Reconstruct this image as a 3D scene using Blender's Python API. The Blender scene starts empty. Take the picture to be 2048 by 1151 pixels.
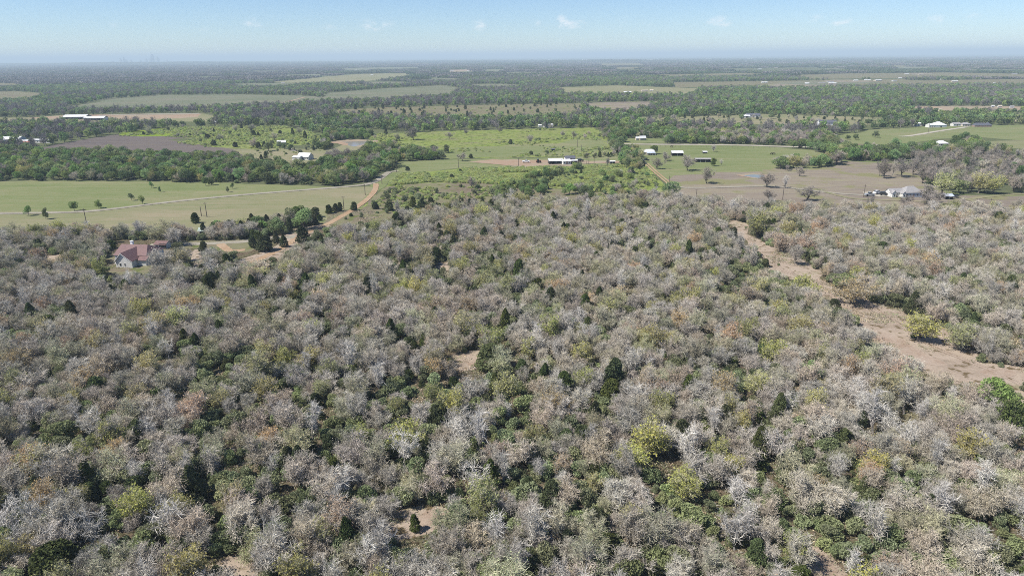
import bpy, math, random
import numpy as np
from mathutils import Vector, Matrix
from mathutils.geometry import tessellate_polygon

# ------------------------------------------------------------------ camera, sky, sun, exposure
SC = bpy.context.scene
H = 72.0                                   # flying height over the wood
FPX, CX, CY = 1366.0, 1024.0, 575.5        # lens in pixels of the 2048 wide photograph
PITCH, ROLL = math.radians(18.72), math.radians(0.47)
_f = np.array([0.0, math.cos(PITCH), -math.sin(PITCH)])
_u0 = np.array([0.0, math.sin(PITCH), math.cos(PITCH)])
_r0 = np.array([1.0, 0.0, 0.0])
_u = _u0 * math.cos(ROLL) + _r0 * math.sin(ROLL)
_r = _r0 * math.cos(ROLL) - _u0 * math.sin(ROLL)
cam = bpy.data.cameras.new('camera')
cam.sensor_width = 36.0
cam.lens = 36.0 * FPX / 2048.0
cam.clip_start = 1.0
cam.clip_end = 120000.0
cam_o = bpy.data.objects.new('camera', cam)
SC.collection.objects.link(cam_o)
cam_o.matrix_world = Matrix(((_r[0], _u[0], -_f[0], 0), (_r[1], _u[1], -_f[1], 0), (_r[2], _u[2], -_f[2], H), (0, 0, 0, 1)))
SC.camera = cam_o

SUN_EL = math.radians(52)
SUN_AZ = np.array([-0.95, -0.31]); SUN_AZ /= np.linalg.norm(SUN_AZ)
sun_dir = Vector((SUN_AZ[0] * math.cos(SUN_EL), SUN_AZ[1] * math.cos(SUN_EL), math.sin(SUN_EL)))
sl = bpy.data.lights.new('sun', 'SUN')
sl.energy = 5.0
sl.angle = math.radians(0.53)
sl.color = (1.0, 0.935, 0.83)
so = bpy.data.objects.new('sun', sl)
SC.collection.objects.link(so)
so.rotation_euler = sun_dir.to_track_quat('Z', 'Y').to_euler()

W = bpy.data.worlds.new('World')
SC.world = W
W.use_nodes = True
wn, wl = W.node_tree.nodes, W.node_tree.links
wn.clear()
w_out = wn.new('ShaderNodeOutputWorld')
w_bg = wn.new('ShaderNodeBackground')
w_bg.inputs['Strength'].default_value = 0.080
sky = wn.new('ShaderNodeTexSky')
sky.sky_type = 'NISHITA'
sky.sun_disc = False
sky.sun_elevation = SUN_EL
sky.sun_rotation = math.atan2(SUN_AZ[0], SUN_AZ[1])
sky.altitude = 1200
sky.air_density = 1.0
sky.dust_density = 0.0
sky.ozone_density = 1.6


def wmath(op, a, b=None, c=None):
    n = wn.new('ShaderNodeMath'); n.operation = op
    for i, v in enumerate((a, b, c)):
        if v is None: continue
        if isinstance(v, (int, float)): n.inputs[i].default_value = v
        else: wl.new(v, n.inputs[i])
    return n.outputs[0]


tc = wn.new('ShaderNodeTexCoord')
sep = wn.new('ShaderNodeSeparateXYZ')
wl.new(tc.outputs['Generated'], sep.inputs[0])
azi = wmath('ARCTAN2', sep.outputs[0], sep.outputs[1])      # bearing, 0 ahead
ele = wmath('ARCSINE', sep.outputs[2])
comb = wn.new('ShaderNodeCombineXYZ')
wl.new(wmath('MULTIPLY', azi, 1.0), comb.inputs[0])
wl.new(wmath('MULTIPLY', ele, 2.2), comb.inputs[1])
n1 = wn.new('ShaderNodeTexNoise'); n1.inputs['Scale'].default_value = 42; n1.inputs['Detail'].default_value = 7
n1.inputs['Roughness'].default_value = 0.62
wl.new(comb.outputs[0], n1.inputs['Vector'])
n2 = wn.new('ShaderNodeTexNoise'); n2.inputs['Scale'].default_value = 9; n2.inputs['Detail'].default_value = 2
wl.new(comb.outputs[0], n2.inputs['Vector'])
# small fair-weather clouds low over the horizon, fading into a noisy belt outside the view
BLOBS = [(757, 50, 26, 10, 1.0), (735, 57, 14, 5, .6), (508, 46, 20, 11, .75), (959, 50, 15, 14, .75), (1122, 42, 9, 12, .9),
         (1137, 50, 20, 7, 1.0), (1166, 48, 10, 9, .7), (1076, 47, 8, 8, .6), (1246, 45, 14, 11, .7), (1293, 50, 12, 7, .55),
         (1447, 44, 20, 11, .9), (1418, 44, 8, 6, .5), (1631, 41, 17, 8, .9), (1676, 45, 16, 6, .7), (1697, 42, 7, 5, .6), (1872, 39, 18, 9, .7),
         (1945, 33, 16, 9, .45), (1537, 45, 14, 8, .4), (226, 48, 12, 8, .4), (300, 61, 16, 5, .3), (402, 59, 14, 5, .35),
         (427, 44, 8, 8, .3), (660, 55, 18, 8, .4), (688, 52, 8, 6, .35), (922, 62, 16, 8, .35), (1358, 58, 14, 6, .3), (30, 40, 20, 6, .3)]
tot = None
for bx_, by_, sx_, sy_, am_ in BLOBS:
    d_ = _f + _r * ((bx_ - CX) / FPX) + _u * ((CY - by_) / FPX)
    d_ /= np.linalg.norm(d_)
    a0, e0 = math.atan2(d_[0], d_[1]), math.asin(d_[2])
    ax = wmath('MULTIPLY', wmath('SUBTRACT', azi, a0), FPX / sx_)
    ay = wmath('MULTIPLY', wmath('SUBTRACT', ele, e0), FPX / sy_)
    rr = wmath('ADD', wmath('MULTIPLY', ax, ax), wmath('MULTIPLY', ay, ay))
    g_ = wmath('MULTIPLY', wmath('EXPONENT', wmath('MULTIPLY', rr, -0.9)), am_)
    tot = g_ if tot is None else wmath('ADD', tot, g_)
band = wmath('EXPONENT', wmath('MULTIPLY', wmath('POWER', wmath('MULTIPLY', wmath('SUBTRACT', ele, 0.055), 40.0), 2.0), -1.0))
outside = wmath('GREATER_THAN', wmath('ABSOLUTE', azi), 0.72)
tot = wmath('ADD', tot, wmath('MULTIPLY', wmath('MULTIPLY', band, outside), wmath('MULTIPLY', wmath('SUBTRACT', n2.outputs[0], 0.5), 5.0)))
ragged = wmath('MULTIPLY', wmath('SUBTRACT', n1.outputs[0], 0.36), 4.2)
cl_ = wmath('MULTIPLY', tot, ragged)
clmap = wn.new('ShaderNodeMapRange'); clmap.interpolation_type = 'SMOOTHSTEP'
wl.new(cl_, clmap.inputs[0])
clmap.inputs[1].default_value = 0.12; clmap.inputs[2].default_value = 1.1
clmap.inputs[3].default_value = 0.0; clmap.inputs[4].default_value = 0.5
hs = wn.new('ShaderNodeHueSaturation'); hs.inputs['Saturation'].default_value = 1.05
wl.new(sky.outputs[0], hs.inputs['Color'])
mixc = wn.new('ShaderNodeMix'); mixc.data_type = 'RGBA'
wl.new(clmap.outputs[0], mixc.inputs['Factor'])
tint = wn.new('ShaderNodeMix'); tint.data_type = 'RGBA'; tint.blend_type = 'MULTIPLY'; tint.inputs['Factor'].default_value = 1
tint.inputs['B'].default_value = (.75, .87, 1.07, 1)
wl.new(hs.outputs[0], tint.inputs['A'])
wl.new(tint.outputs['Result'], mixc.inputs['A'])
mixc.inputs['B'].default_value = (9.2, 9.0, 9.1, 1)
wl.new(mixc.outputs['Result'], w_bg.inputs['Color'])
wl.new(w_bg.outputs[0], w_out.inputs['Surface'])
SC.view_settings.view_transform = 'Standard'
SC.view_settings.look = 'None'
SC.view_settings.gamma = 1.0
SC.view_settings.exposure = 0.62
SC.view_settings.use_curve_mapping = False
SC.cycles.pixel_filter_type = 'BLACKMAN_HARRIS'
SC.cycles.filter_width = 0.95
SC.cycles.max_bounces = 5
SC.cycles.diffuse_bounces = 3
SC.cycles.glossy_bounces = 1
SC.cycles.transmission_bounces = 2
SC.cycles.volume_bounces = 0
SC.cycles.use_denoising = False

# ------------------------------------------------------------------ helpers
COL = SC.collection


def S(r, g, b, k=1.0):
    """an sRGB colour read off the photograph, as the albedo that shows it in full sun"""
    def c(v):
        v /= 255.0
        return (v / 12.92 if v <= 0.04045 else ((v + 0.055) / 1.055) ** 2.4) / 2.25 * k
    return (c(r), c(g), c(b))


def unproj(px, py, z=0.0):
    d = _f + _r * ((px - CX) / FPX) + _u * ((CY - py) / FPX)
    t = (z - H) / d[2]
    return np.array([d[0] * t, d[1] * t, z])


def proj(P):
    P = np.atleast_2d(P) - np.array([0, 0, H])
    w = P @ _f
    w = np.where(np.abs(w) < 1e-6, 1e-6, w)
    return np.stack([CX + FPX * (P @ _r) / w, CY - FPX * (P @ _u) / w, w], 1)


def inpoly(x, y, poly):
    poly = np.asarray(poly, float)
    ins = np.zeros(x.shape, bool)
    n = len(poly)
    j = n - 1
    for i in range(n):
        xi, yi, xj, yj = poly[i][0], poly[i][1], poly[j][0], poly[j][1]
        if yi != yj:
            ins ^= ((yi > y) != (yj > y)) & (x < (xj - xi) * (y - yi) / (yj - yi) + xi)
        j = i
    return ins


def vnoise(x, y, seed=0):
    xi, yi = np.floor(x).astype(np.int64), np.floor(y).astype(np.int64)
    xf, yf = x - xi, y - yi
    xf, yf = xf * xf * (3 - 2 * xf), yf * yf * (3 - 2 * yf)

    def hsh(a, b):
        h = (a * 374761393 + b * 668265263 + seed * 974711) & 0xffffffff
        h = ((h ^ (h >> 13)) * 1274126177) & 0xffffffff
        return ((h ^ (h >> 16)) & 0xffff) / 65535.0
    a, b, c, d = hsh(xi, yi), hsh(xi + 1, yi), hsh(xi, yi + 1), hsh(xi + 1, yi + 1)
    return (a * (1 - xf) + b * xf) * (1 - yf) + (c * (1 - xf) + d * xf) * yf


def fbm(x, y, seed=0):
    return (vnoise(x, y, seed) + .5 * vnoise(x * 2.1, y * 2.1, seed + 1) + .25 * vnoise(x * 4.3, y * 4.3, seed + 2)) / 1.75


def link(name, me, parent=None, loc=None, **kw):
    o = bpy.data.objects.new(name, me)
    COL.objects.link(o)
    if parent is not None: o.parent = parent
    if loc is not None: o.location = loc
    for k, v in kw.items(): o[k] = v
    return o


def thing(name, label, cat, loc, rotz=0.0, group=None, scale=1.0):
    o = bpy.data.objects.new(name, None)
    COL.objects.link(o)
    o.location = loc
    o.rotation_euler = (0, 0, rotz)
    o.scale = (scale,) * 3
    o.empty_display_size = .5
    o['label'] = label; o['category'] = cat
    if group: o['group'] = group
    return o


def mesh_np(name, verts, tris=None, quads=None, mats=(), tri_m=None, quad_m=None, smooth=False):
    me = bpy.data.meshes.new(name)
    verts = np.asarray(verts, np.float32).reshape(-1, 3)
    tris = np.zeros((0, 3), np.int32) if tris is None else np.asarray(tris, np.int32).reshape(-1, 3)
    quads = np.zeros((0, 4), np.int32) if quads is None else np.asarray(quads, np.int32).reshape(-1, 4)
    me.vertices.add(len(verts)); me.vertices.foreach_set('co', verts.ravel())
    loops = np.concatenate([tris.ravel(), quads.ravel()]).astype(np.int32)
    me.loops.add(len(loops)); me.loops.foreach_set('vertex_index', loops)
    nt, nq = len(tris), len(quads)
    me.polygons.add(nt + nq)
    st = np.concatenate([np.arange(nt) * 3, nt * 3 + np.arange(nq) * 4]).astype(np.int32)
    me.polygons.foreach_set('loop_start', st)
    for m in mats: me.materials.append(m)
    mi = np.concatenate([np.zeros(nt, np.int32) if tri_m is None else np.asarray(tri_m, np.int32),
                         np.zeros(nq, np.int32) if quad_m is None else np.asarray(quad_m, np.int32)])
    me.polygons.foreach_set('material_index', mi.astype(np.int32))
    me.polygons.foreach_set('use_smooth', np.full(nt + nq, bool(smooth)))
    me.update(calc_edges=True)
    return me


# ------------------------------------------------------------------ materials
MATS = {}


def newmat(name):
    m = bpy.data.materials.new(name); m.use_nodes = True
    nt = m.node_tree; nt.nodes.clear()
    return m, nt.nodes, nt.links, nt.nodes.new('ShaderNodeOutputMaterial')


def ramp(n, cols, pos=None):
    cr = n.new('ShaderNodeValToRGB')
    el = cr.color_ramp.elements
    pos = pos or [i / (len(cols) - 1) for i in range(len(cols))]
    while len(el) < len(cols): el.new(.5)
    for e, c, p in zip(el, cols, pos):
        e.position = p; e.color = (*c, 1)
    return cr


def leaf_mat(name, base, var=.35, hue=.03, sat=.2, trans=.35, patch=2.2, isl=.5):
    m, n, l, out = newmat(name)
    oi = n.new('ShaderNodeObjectInfo')
    geo = n.new('ShaderNodeNewGeometry')
    t = n.new('ShaderNodeTexCoord')
    nz = n.new('ShaderNodeTexNoise'); nz.inputs['Scale'].default_value = 1 / patch; nz.inputs['Detail'].default_value = 2
    l.new(t.outputs['Object'], nz.inputs['Vector'])
    hs_ = n.new('ShaderNodeHueSaturation')
    hs_.inputs['Color'].default_value = (*base, 1)
    mr = n.new('ShaderNodeMapRange'); mr.inputs[3].default_value = .5 - hue; mr.inputs[4].default_value = .5 + hue
    l.new(oi.outputs['Random'], mr.inputs[0]); l.new(mr.outputs[0], hs_.inputs['Hue'])
    # value: per tree, per clump and per leaf
    a = n.new('ShaderNodeMath'); a.operation = 'MULTIPLY_ADD'; a.inputs[1].default_value = 7.31; a.inputs[2].default_value = .17
    l.new(oi.outputs['Random'], a.inputs[0])
    fr = n.new('ShaderNodeMath'); fr.operation = 'FRACT'; l.new(a.outputs[0], fr.inputs[0])
    s1 = n.new('ShaderNodeMath'); s1.operation = 'MULTIPLY_ADD'; s1.inputs[1].default_value = var * 1.4; s1.inputs[2].default_value = 1 - var * .7
    l.new(fr.outputs[0], s1.inputs[0])
    s2 = n.new('ShaderNodeMath'); s2.operation = 'MULTIPLY_ADD'; s2.inputs[1].default_value = .9; s2.inputs[2].default_value = .55
    l.new(nz.outputs[0], s2.inputs[0])
    s3 = n.new('ShaderNodeMath'); s3.operation = 'MULTIPLY_ADD'; s3.inputs[1].default_value = isl; s3.inputs[2].default_value = 1 - isl / 2
    l.new(geo.outputs['Random Per Island'], s3.inputs[0])
    m1 = n.new('ShaderNodeMath'); m1.operation = 'MULTIPLY'; l.new(s1.outputs[0], m1.inputs[0]); l.new(s2.outputs[0], m1.inputs[1])
    m2 = n.new('ShaderNodeMath'); m2.operation = 'MULTIPLY'; l.new(m1.outputs[0], m2.inputs[0]); l.new(s3.outputs[0], m2.inputs[1])
    l.new(m2.outputs[0], hs_.inputs['Value'])
    b = n.new('ShaderNodeMath'); b.operation = 'MULTIPLY'; b.inputs[1].default_value = 3.77; l.new(oi.outputs['Random'], b.inputs[0])
    fb = n.new('ShaderNodeMath'); fb.operation = 'FRACT'; l.new(b.outputs[0], fb.inputs[0])
    s4 = n.new('ShaderNodeMath'); s4.operation = 'MULTIPLY_ADD'; s4.inputs[1].default_value = sat * 2; s4.inputs[2].default_value = 1 - sat
    l.new(fb.outputs[0], s4.inputs[0]); l.new(s4.outputs[0], hs_.inputs['Saturation'])
    d = n.new('ShaderNodeBsdfDiffuse'); l.new(hs_.outputs[0], d.inputs['Color'])
    if trans > 0:
        tr = n.new('ShaderNodeBsdfTranslucent'); l.new(hs_.outputs[0], tr.inputs['Color'])
        mx = n.new('ShaderNodeMixShader'); mx.inputs[0].default_value = trans
        l.new(d.outputs[0], mx.inputs[1]); l.new(tr.outputs[0], mx.inputs[2])
        l.new(mx.outputs[0], out.inputs['Surface'])
    else:
        l.new(d.outputs[0], out.inputs['Surface'])
    return m


def ground_mat(name, cols, scale=30.0, scale2=3.0, stretch=(1, 1), dots=None, rough=.4, streak=.35):
    """patchy ground: COLS mixed by two world-space noises; DOTS = (colour, size, amount) of tussocks"""
    m, n, l, out = newmat(name)
    geo = n.new('ShaderNodeNewGeometry')
    mp = n.new('ShaderNodeMapping'); mp.inputs['Scale'].default_value = (stretch[0], stretch[1], 0)
    l.new(geo.outputs['Position'], mp.inputs['Vector'])
    a = n.new('ShaderNodeTexNoise'); a.inputs['Scale'].default_value = 1 / scale; a.inputs['Detail'].default_value = 6; a.inputs['Roughness'].default_value = .6
    b = n.new('ShaderNodeTexNoise'); b.inputs['Scale'].default_value = 1 / scale2; b.inputs['Detail'].default_value = 5; b.inputs['Roughness'].default_value = .7
    l.new(mp.outputs[0], a.inputs['Vector']); l.new(mp.outputs[0], b.inputs['Vector'])
    mx = n.new('ShaderNodeMath'); mx.operation = 'MULTIPLY_ADD'; mx.inputs[1].default_value = rough
    l.new(b.outputs[0], mx.inputs[0])
    sc_ = n.new('ShaderNodeMath'); sc_.operation = 'MULTIPLY'; sc_.inputs[1].default_value = 1 - rough
    l.new(a.outputs[0], sc_.inputs[0]); l.new(sc_.outputs[0], mx.inputs[2])
    mp3 = n.new('ShaderNodeMapping'); mp3.inputs['Scale'].default_value = (.012, .22, 0); mp3.inputs['Rotation'].default_value = (0, 0, .12)
    l.new(geo.outputs['Position'], mp3.inputs['Vector'])
    st = n.new('ShaderNodeTexNoise'); st.inputs['Scale'].default_value = 1.0; st.inputs['Detail'].default_value = 3; l.new(mp3.outputs[0], st.inputs['Vector'])
    sa = n.new('ShaderNodeMath'); sa.operation = 'MULTIPLY_ADD'; sa.inputs[1].default_value = streak; sa.inputs[2].default_value = -.5 * streak
    l.new(st.outputs[0], sa.inputs[0])
    sb = n.new('ShaderNodeMath'); sb.operation = 'ADD'; l.new(sa.outputs[0], sb.inputs[0]); l.new(mx.outputs[0], sb.inputs[1])
    mx = sb
    k = len(cols)
    cr = ramp(n, cols, [.36 + .28 * i / (k - 1) for i in range(k)])
    l.new(mx.outputs[0], cr.inputs[0])
    col = cr.outputs[0]
    if dots:
        v = n.new('ShaderNodeTexNoise'); v.inputs['Scale'].default_value = 1 / dots[1]; v.inputs['Detail'].default_value = 3
        l.new(geo.outputs['Position'], v.inputs['Vector'])
        mr = n.new('ShaderNodeMapRange'); mr.inputs[1].default_value = .62 - dots[2]; mr.inputs[2].default_value = .70 - dots[2]
        l.new(v.outputs[0], mr.inputs[0])
        m2 = n.new('ShaderNodeMix'); m2.data_type = 'RGBA'; m2.inputs['B'].default_value = (*dots[0], 1)
        l.new(mr.outputs[0], m2.inputs['Factor']); l.new(col, m2.inputs['A'])
        col = m2.outputs['Result']
    d = n.new('ShaderNodeBsdfDiffuse'); l.new(col, d.inputs['Color'])
    bp = n.new('ShaderNodeBump'); bp.inputs['Strength'].default_value = .6; bp.inputs['Distance'].default_value = .4
    l.new(b.outputs[0], bp.inputs['Height']); l.new(bp.outputs[0], d.inputs['Normal'])
    l.new(d.outputs[0], out.inputs['Surface'])
    return m


def plain_mat(name, c, rough=.7, metal=0.0, wave=None, grime=.12, spec=.3):
    """paint, metal or boards with light grime; WAVE = (spacing m, axis) adds standing seams"""
    m, n, l, out = newmat(name)
    p = n.new('ShaderNodeBsdfPrincipled')
    p.inputs['Roughness'].default_value = rough; p.inputs['Metallic'].default_value = metal
    p.inputs['Specular IOR Level'].default_value = spec
    t = n.new('ShaderNodeTexCoord')
    nz = n.new('ShaderNodeTexNoise'); nz.inputs['Scale'].default_value = 1.3; nz.inputs['Detail'].default_value = 5
    l.new(t.outputs['Object'], nz.inputs['Vector'])
    cr = ramp(n, [tuple(x * (1 - grime * 2) for x in c), c, tuple(min(1, x * (1 + grime * .6)) for x in c)], [.3, .5, .75])
    l.new(nz.outputs[0], cr.inputs[0])
    l.new(cr.outputs[0], p.inputs['Base Color'])
    if wave:
        w = n.new('ShaderNodeTexWave'); w.bands_direction = wave[1]; w.inputs['Scale'].default_value = .314 / wave[0]
        w.wave_profile = 'SAW'
        l.new(t.outputs['Object'], w.inputs['Vector'])
        bp = n.new('ShaderNodeBump'); bp.inputs['Strength'].default_value = .5; bp.inputs['Distance'].default_value = .03
        l.new(w.outputs['Fac'], bp.inputs['Height']); l.new(bp.outputs[0], p.inputs['Normal'])
    l.new(p.outputs[0], out.inputs['Surface'])
    return m


M = {
    'bark': leaf_mat('oak bark', (.17, .15, .13), .5, .01, .2, 0),
    'bark_grey': leaf_mat('grey limb bark', (.24, .225, .215), .4, .01, .2, 0),
    'bark_dark': leaf_mat('dark field oak bark', (.075, .068, .062), .3, .01, .2, 0),
    'twig_dark': leaf_mat('grey brown field oak twigs', (.28, .25, .22), .35, .015, .25, 0, 1.6),
    'dead_wood': leaf_mat('bleached dead wood', (.50, .48, .44), .35, .01, .2, 0, 1.2),
    'twig_silver': leaf_mat('silver grey twigs', (.42, .395, .345), .35, .015, .25, 0, 1.6),
    'twig_pink': leaf_mat('pinkish grey twigs', (.425, .38, .32), .3, .015, .25, 0, 1.6),
    'twig_olive': leaf_mat('olive grey twigs', (.375, .36, .26), .35, .015, .25, 0, 1.6),
    'bud_grey': leaf_mat('grey buds', (.46, .42, .34), .3, .02, .3, .3),
    'bud_pink': leaf_mat('pink grey buds', (.46, .40, .32), .3, .02, .3, .3),
    'bud_olive': leaf_mat('olive buds', (.38, .41, .24), .3, .02, .3, .3),
    'leaf_yellow': leaf_mat('yellow green new oak leaves', (.40, .39, .155), .35, .03, .2, .4),
    'leaf_russet': leaf_mat('russet oak catkins', (.46, .34, .21), .3, .02, .25, .35),
    'leaf_juniper': leaf_mat('dark juniper foliage', (.085, .105, .045), .45, .03, .25, .15),
    'leaf_shrub': leaf_mat('grey green understory leaves', (.25, .285, .155), .5, .025, .15, .3),
    'leaf_green': leaf_mat('fresh elm leaves', (.215, .285, .12), .5, .035, .2, .35),
    'leaf_deep': leaf_mat('deep green live oak leaves', (.14, .20, .075), .4, .03, .2, .25),
    'leaf_bright': leaf_mat('bright yellow green brush leaves', (.44, .50, .21), .25, .02, .15, .5),
    'leaf_dry': leaf_mat('dry grass and brush litter', (.38, .32, .23), .4, .02, .2, .2),
    'far_green': leaf_mat('distant green canopy', (.12, .16, .085), .5, .04, .3, .2, 14, .15),
    'far_grey': leaf_mat('distant bare canopy', (.205, .19, .185), .4, .02, .3, 0, 14, .15),
}

# ------------------------------------------------------------------ tree meshes


def prisms(P0, P1, R0, R1):
    """three sided tapered sticks; R1 == 0 gives a spike"""
    P0, P1 = np.asarray(P0, float), np.asarray(P1, float)
    R0, R1 = np.asarray(R0, float)[:, None], np.asarray(R1, float)[:, None]
    d = P1 - P0
    d /= np.linalg.norm(d, axis=1, keepdims=True) + 1e-9
    ref = np.where(np.abs(d[:, 2:3]) < .9, np.array([[0, 0, 1.0]]), np.array([[1.0, 0, 0]]))
    a = np.cross(d, ref); a /= np.linalg.norm(a, axis=1, keepdims=True) + 1e-9
    b = np.cross(d, a)
    c = [(math.cos(t), math.sin(t)) for t in (0, 2.094, 4.189)]
    V = np.stack([P0 + R0 * (a * x + b * y) for x, y in c] + [P1 + R1 * (a * x + b * y) for x, y in c], 1)
    n = len(P0)
    base = (np.arange(n) * 6)[:, None]
    Q = np.concatenate([base + np.array([[i, (i + 1) % 3, 3 + (i + 1) % 3, 3 + i]]) for i in range(3)], 1).reshape(-1, 4)
    return V.reshape(-1, 3), Q


def spikes(P0, P1, R0):
    P0, P1 = np.asarray(P0, float), np.asarray(P1, float)
    R0 = np.asarray(R0, float)[:, None]
    d = P1 - P0
    d /= np.linalg.norm(d, axis=1, keepdims=True) + 1e-9
    ref = np.where(np.abs(d[:, 2:3]) < .9, np.array([[0, 0, 1.0]]), np.array([[1.0, 0, 0]]))
    a = np.cross(d, ref); a /= np.linalg.norm(a, axis=1, keepdims=True) + 1e-9
    b = np.cross(d, a)
    c = [(math.cos(t), math.sin(t)) for t in (0, 2.094, 4.189)]
    V = np.stack([P0 + R0 * (a * x + b * y) for x, y in c] + [P1], 1)
    base = (np.arange(len(P0)) * 4)[:, None]
    T = np.concatenate([base + np.array([[i, (i + 1) % 3, 3]]) for i in range(3)], 1).reshape(-1, 3)
    return V.reshape(-1, 3), T


def unit(rng, n):
    v = rng.normal(size=(n, 3))
    return v / np.linalg.norm(v, axis=1, keepdims=True)


def leaf_quads(C, size, rng, flat=.0):
    n = len(C)
    a = unit(rng, n)
    b = unit(rng, n)
    b -= a * np.sum(a * b, 1, keepdims=True)
    b /= np.linalg.norm(b, axis=1, keepdims=True) + 1e-9
    if flat: a[:, 2] *= 1 - flat; b[:, 2] *= 1 - flat
    s = (np.asarray(size) * rng.uniform(.6, 1.3, n))[:, None]
    V = np.stack([C - a * s, C + b * s * .55, C + a * s, C - b * s * .55], 1)
    Q = (np.arange(n) * 4)[:, None] + np.array([[0, 1, 2, 3]])
    return V.reshape(-1, 3), Q


class Geo:
    def __init__(s): s.v = []; s.t = []; s.q = []; s.tm = []; s.qm = []; s.n = 0
    def add(s, V, T=None, Q=None, m=0):
        if T is not None: s.t.append(np.asarray(T) + s.n); s.tm.append(np.full(len(T), m))
        if Q is not None: s.q.append(np.asarray(Q) + s.n); s.qm.append(np.full(len(Q), m))
        s.v.append(V); s.n += len(V)
        return s
    def mesh(s, name, mats):
        c = lambda L, w: np.concatenate(L) if L else np.zeros((0, w), int)
        return mesh_np(name, np.concatenate(s.v), c(s.t, 3), c(s.q, 4), mats,
                       np.concatenate(s.tm) if s.tm else None, np.concatenate(s.qm) if s.qm else None)
    def merge(s, o, moff):
        for T, m in zip(o.t, o.tm): s.t.append(T + s.n); s.tm.append(m + moff)
        for Q, m in zip(o.q, o.qm): s.q.append(Q + s.n); s.qm.append(m + moff)
        s.v += o.v; s.n += o.n
        return s


def skeleton(rng, h, rad, nl, per=3, sec=2, tw=3, twr=.017, dead=False, upright=0.0, sub=1, tl=.8):
    """trunk + limbs (Geo, material 0), branches + twigs (Geo, material 0), twig tips"""
    T, Cn = Geo(), Geo()
    p0, p1, r0, r1 = [], [], [], []
    lean = rng.normal(size=2) * .25
    th = h * rng.uniform(.14, .24)
    base = np.zeros(3); top = np.array([lean[0], lean[1], th])
    tr = .030 * h
    mid = (base + top) / 2 + np.array([*rng.normal(size=2) * .1, 0])
    for a, b, x, y in ((base, mid, tr * 1.25, tr), (mid, top, tr, tr * .85)):
        p0.append(a); p1.append(b); r0.append(x); r1.append(y)
    B0, B1, BR0, BR1 = [], [], [], []
    nodes, ndir = [], []
    for i in range(nl):
        az = 2 * math.pi * (i + rng.uniform(-.35, .35)) / nl
        t = rng.uniform(.15, 1.25) if i else .1
        t *= 1 - upright
        k = rng.uniform(.8, 1.08)
        tgt = np.array([rad * math.sin(t) * math.cos(az) * k, rad * math.sin(t) * math.sin(az) * k, h * (.42 + .56 * math.cos(t)) * k])
        ctl = top + (tgt - top) * np.array([.62, .62, .30]) + rng.normal(size=3) * .25
        prev = top.copy(); ns = 6
        for s_ in range(1, ns + 1):
            u = s_ / ns
            q = (1 - u) ** 2 * top + 2 * u * (1 - u) * ctl + u * u * tgt + rng.normal(size=3) * .14
            ra, rb = tr * .62 * (1 - .82 * (u - 1 / ns)), tr * .62 * (1 - .82 * u)
            p0.append(prev); p1.append(q); r0.append(ra); r1.append(rb)
            dl = (q - prev) / (np.linalg.norm(q - prev) + 1e-6)
            if s_ >= 2:
                for b_ in range(per):
                    d = dl * .55 + unit(rng, 1)[0] * .8 + np.array([0, 0, .25 + upright * .5]); d /= np.linalg.norm(d)
                    L = rad * rng.uniform(.25, .48) * (1.15 - .5 * u)
                    c0, rr0 = q.copy(), rb * .5 + .012
                    for g in range(3):
                        d = d + rng.normal(size=3) * .22 + np.array([0, 0, .06]); d /= np.linalg.norm(d)
                        c1 = c0 + d * L / 3
                        B0.append(c0); B1.append(c1); BR0.append(rr0 * (1 - g * .26)); BR1.append(rr0 * (1 - (g + 1) * .26))
                        nodes.append(c1); ndir.append(d)
                        c0 = c1
            prev = q
    V, Q = prisms(p0, p1, r0, r1); T.add(V, Q=Q)
    nodes, ndir = np.array(nodes), np.array(ndir)
    V, Q = prisms(B0, B1, BR0, BR1); Cn.add(V, Q=Q)
    # secondary branches
    N = np.repeat(nodes, sec, 0); D = np.repeat(ndir, sec, 0)
    D = D * .5 + unit(rng, len(N)) * .85 + np.array([0, 0, .15]); D /= np.linalg.norm(D, axis=1, keepdims=True)
    L = rng.uniform(.5, 1.0, len(N))[:, None] * tl * 1.25
    E = N + D * L
    V, Q = prisms(N, E, np.full(len(N), twr * 1.7), np.full(len(N), twr)); Cn.add(V, Q=Q)
    # twigs, from several places along each secondary branch
    tips = [E]
    N2 = np.concatenate([N + D * L * f for f in np.linspace(.35, 1, tw)])
    D2 = np.tile(D, (tw, 1)) * .6 + unit(rng, len(N2)) * .75 + np.array([0, 0, .12]); D2 /= np.linalg.norm(D2, axis=1, keepdims=True)
    E2 = N2 + D2 * rng.uniform(.45, 1.05, len(N2))[:, None] * tl
    V, F_ = spikes(N2, E2, np.full(len(N2), twr)); Cn.add(V, T=F_)
    tips.append(E2)
    for s_ in range(sub):
        D3 = D2 * .5 + unit(rng, len(N2)) * .8; D3 /= np.linalg.norm(D3, axis=1, keepdims=True)
        S3 = N2 + (E2 - N2) * rng.uniform(.3, .8, len(N2))[:, None]
        E3 = S3 + D3 * rng.uniform(.25, .6, len(N2))[:, None] * tl
        V, F_ = spikes(S3, E3, np.full(len(N2), twr * .75)); Cn.add(V, T=F_)
        tips.append(E3)
    return T, Cn, np.concatenate(tips)


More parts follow.
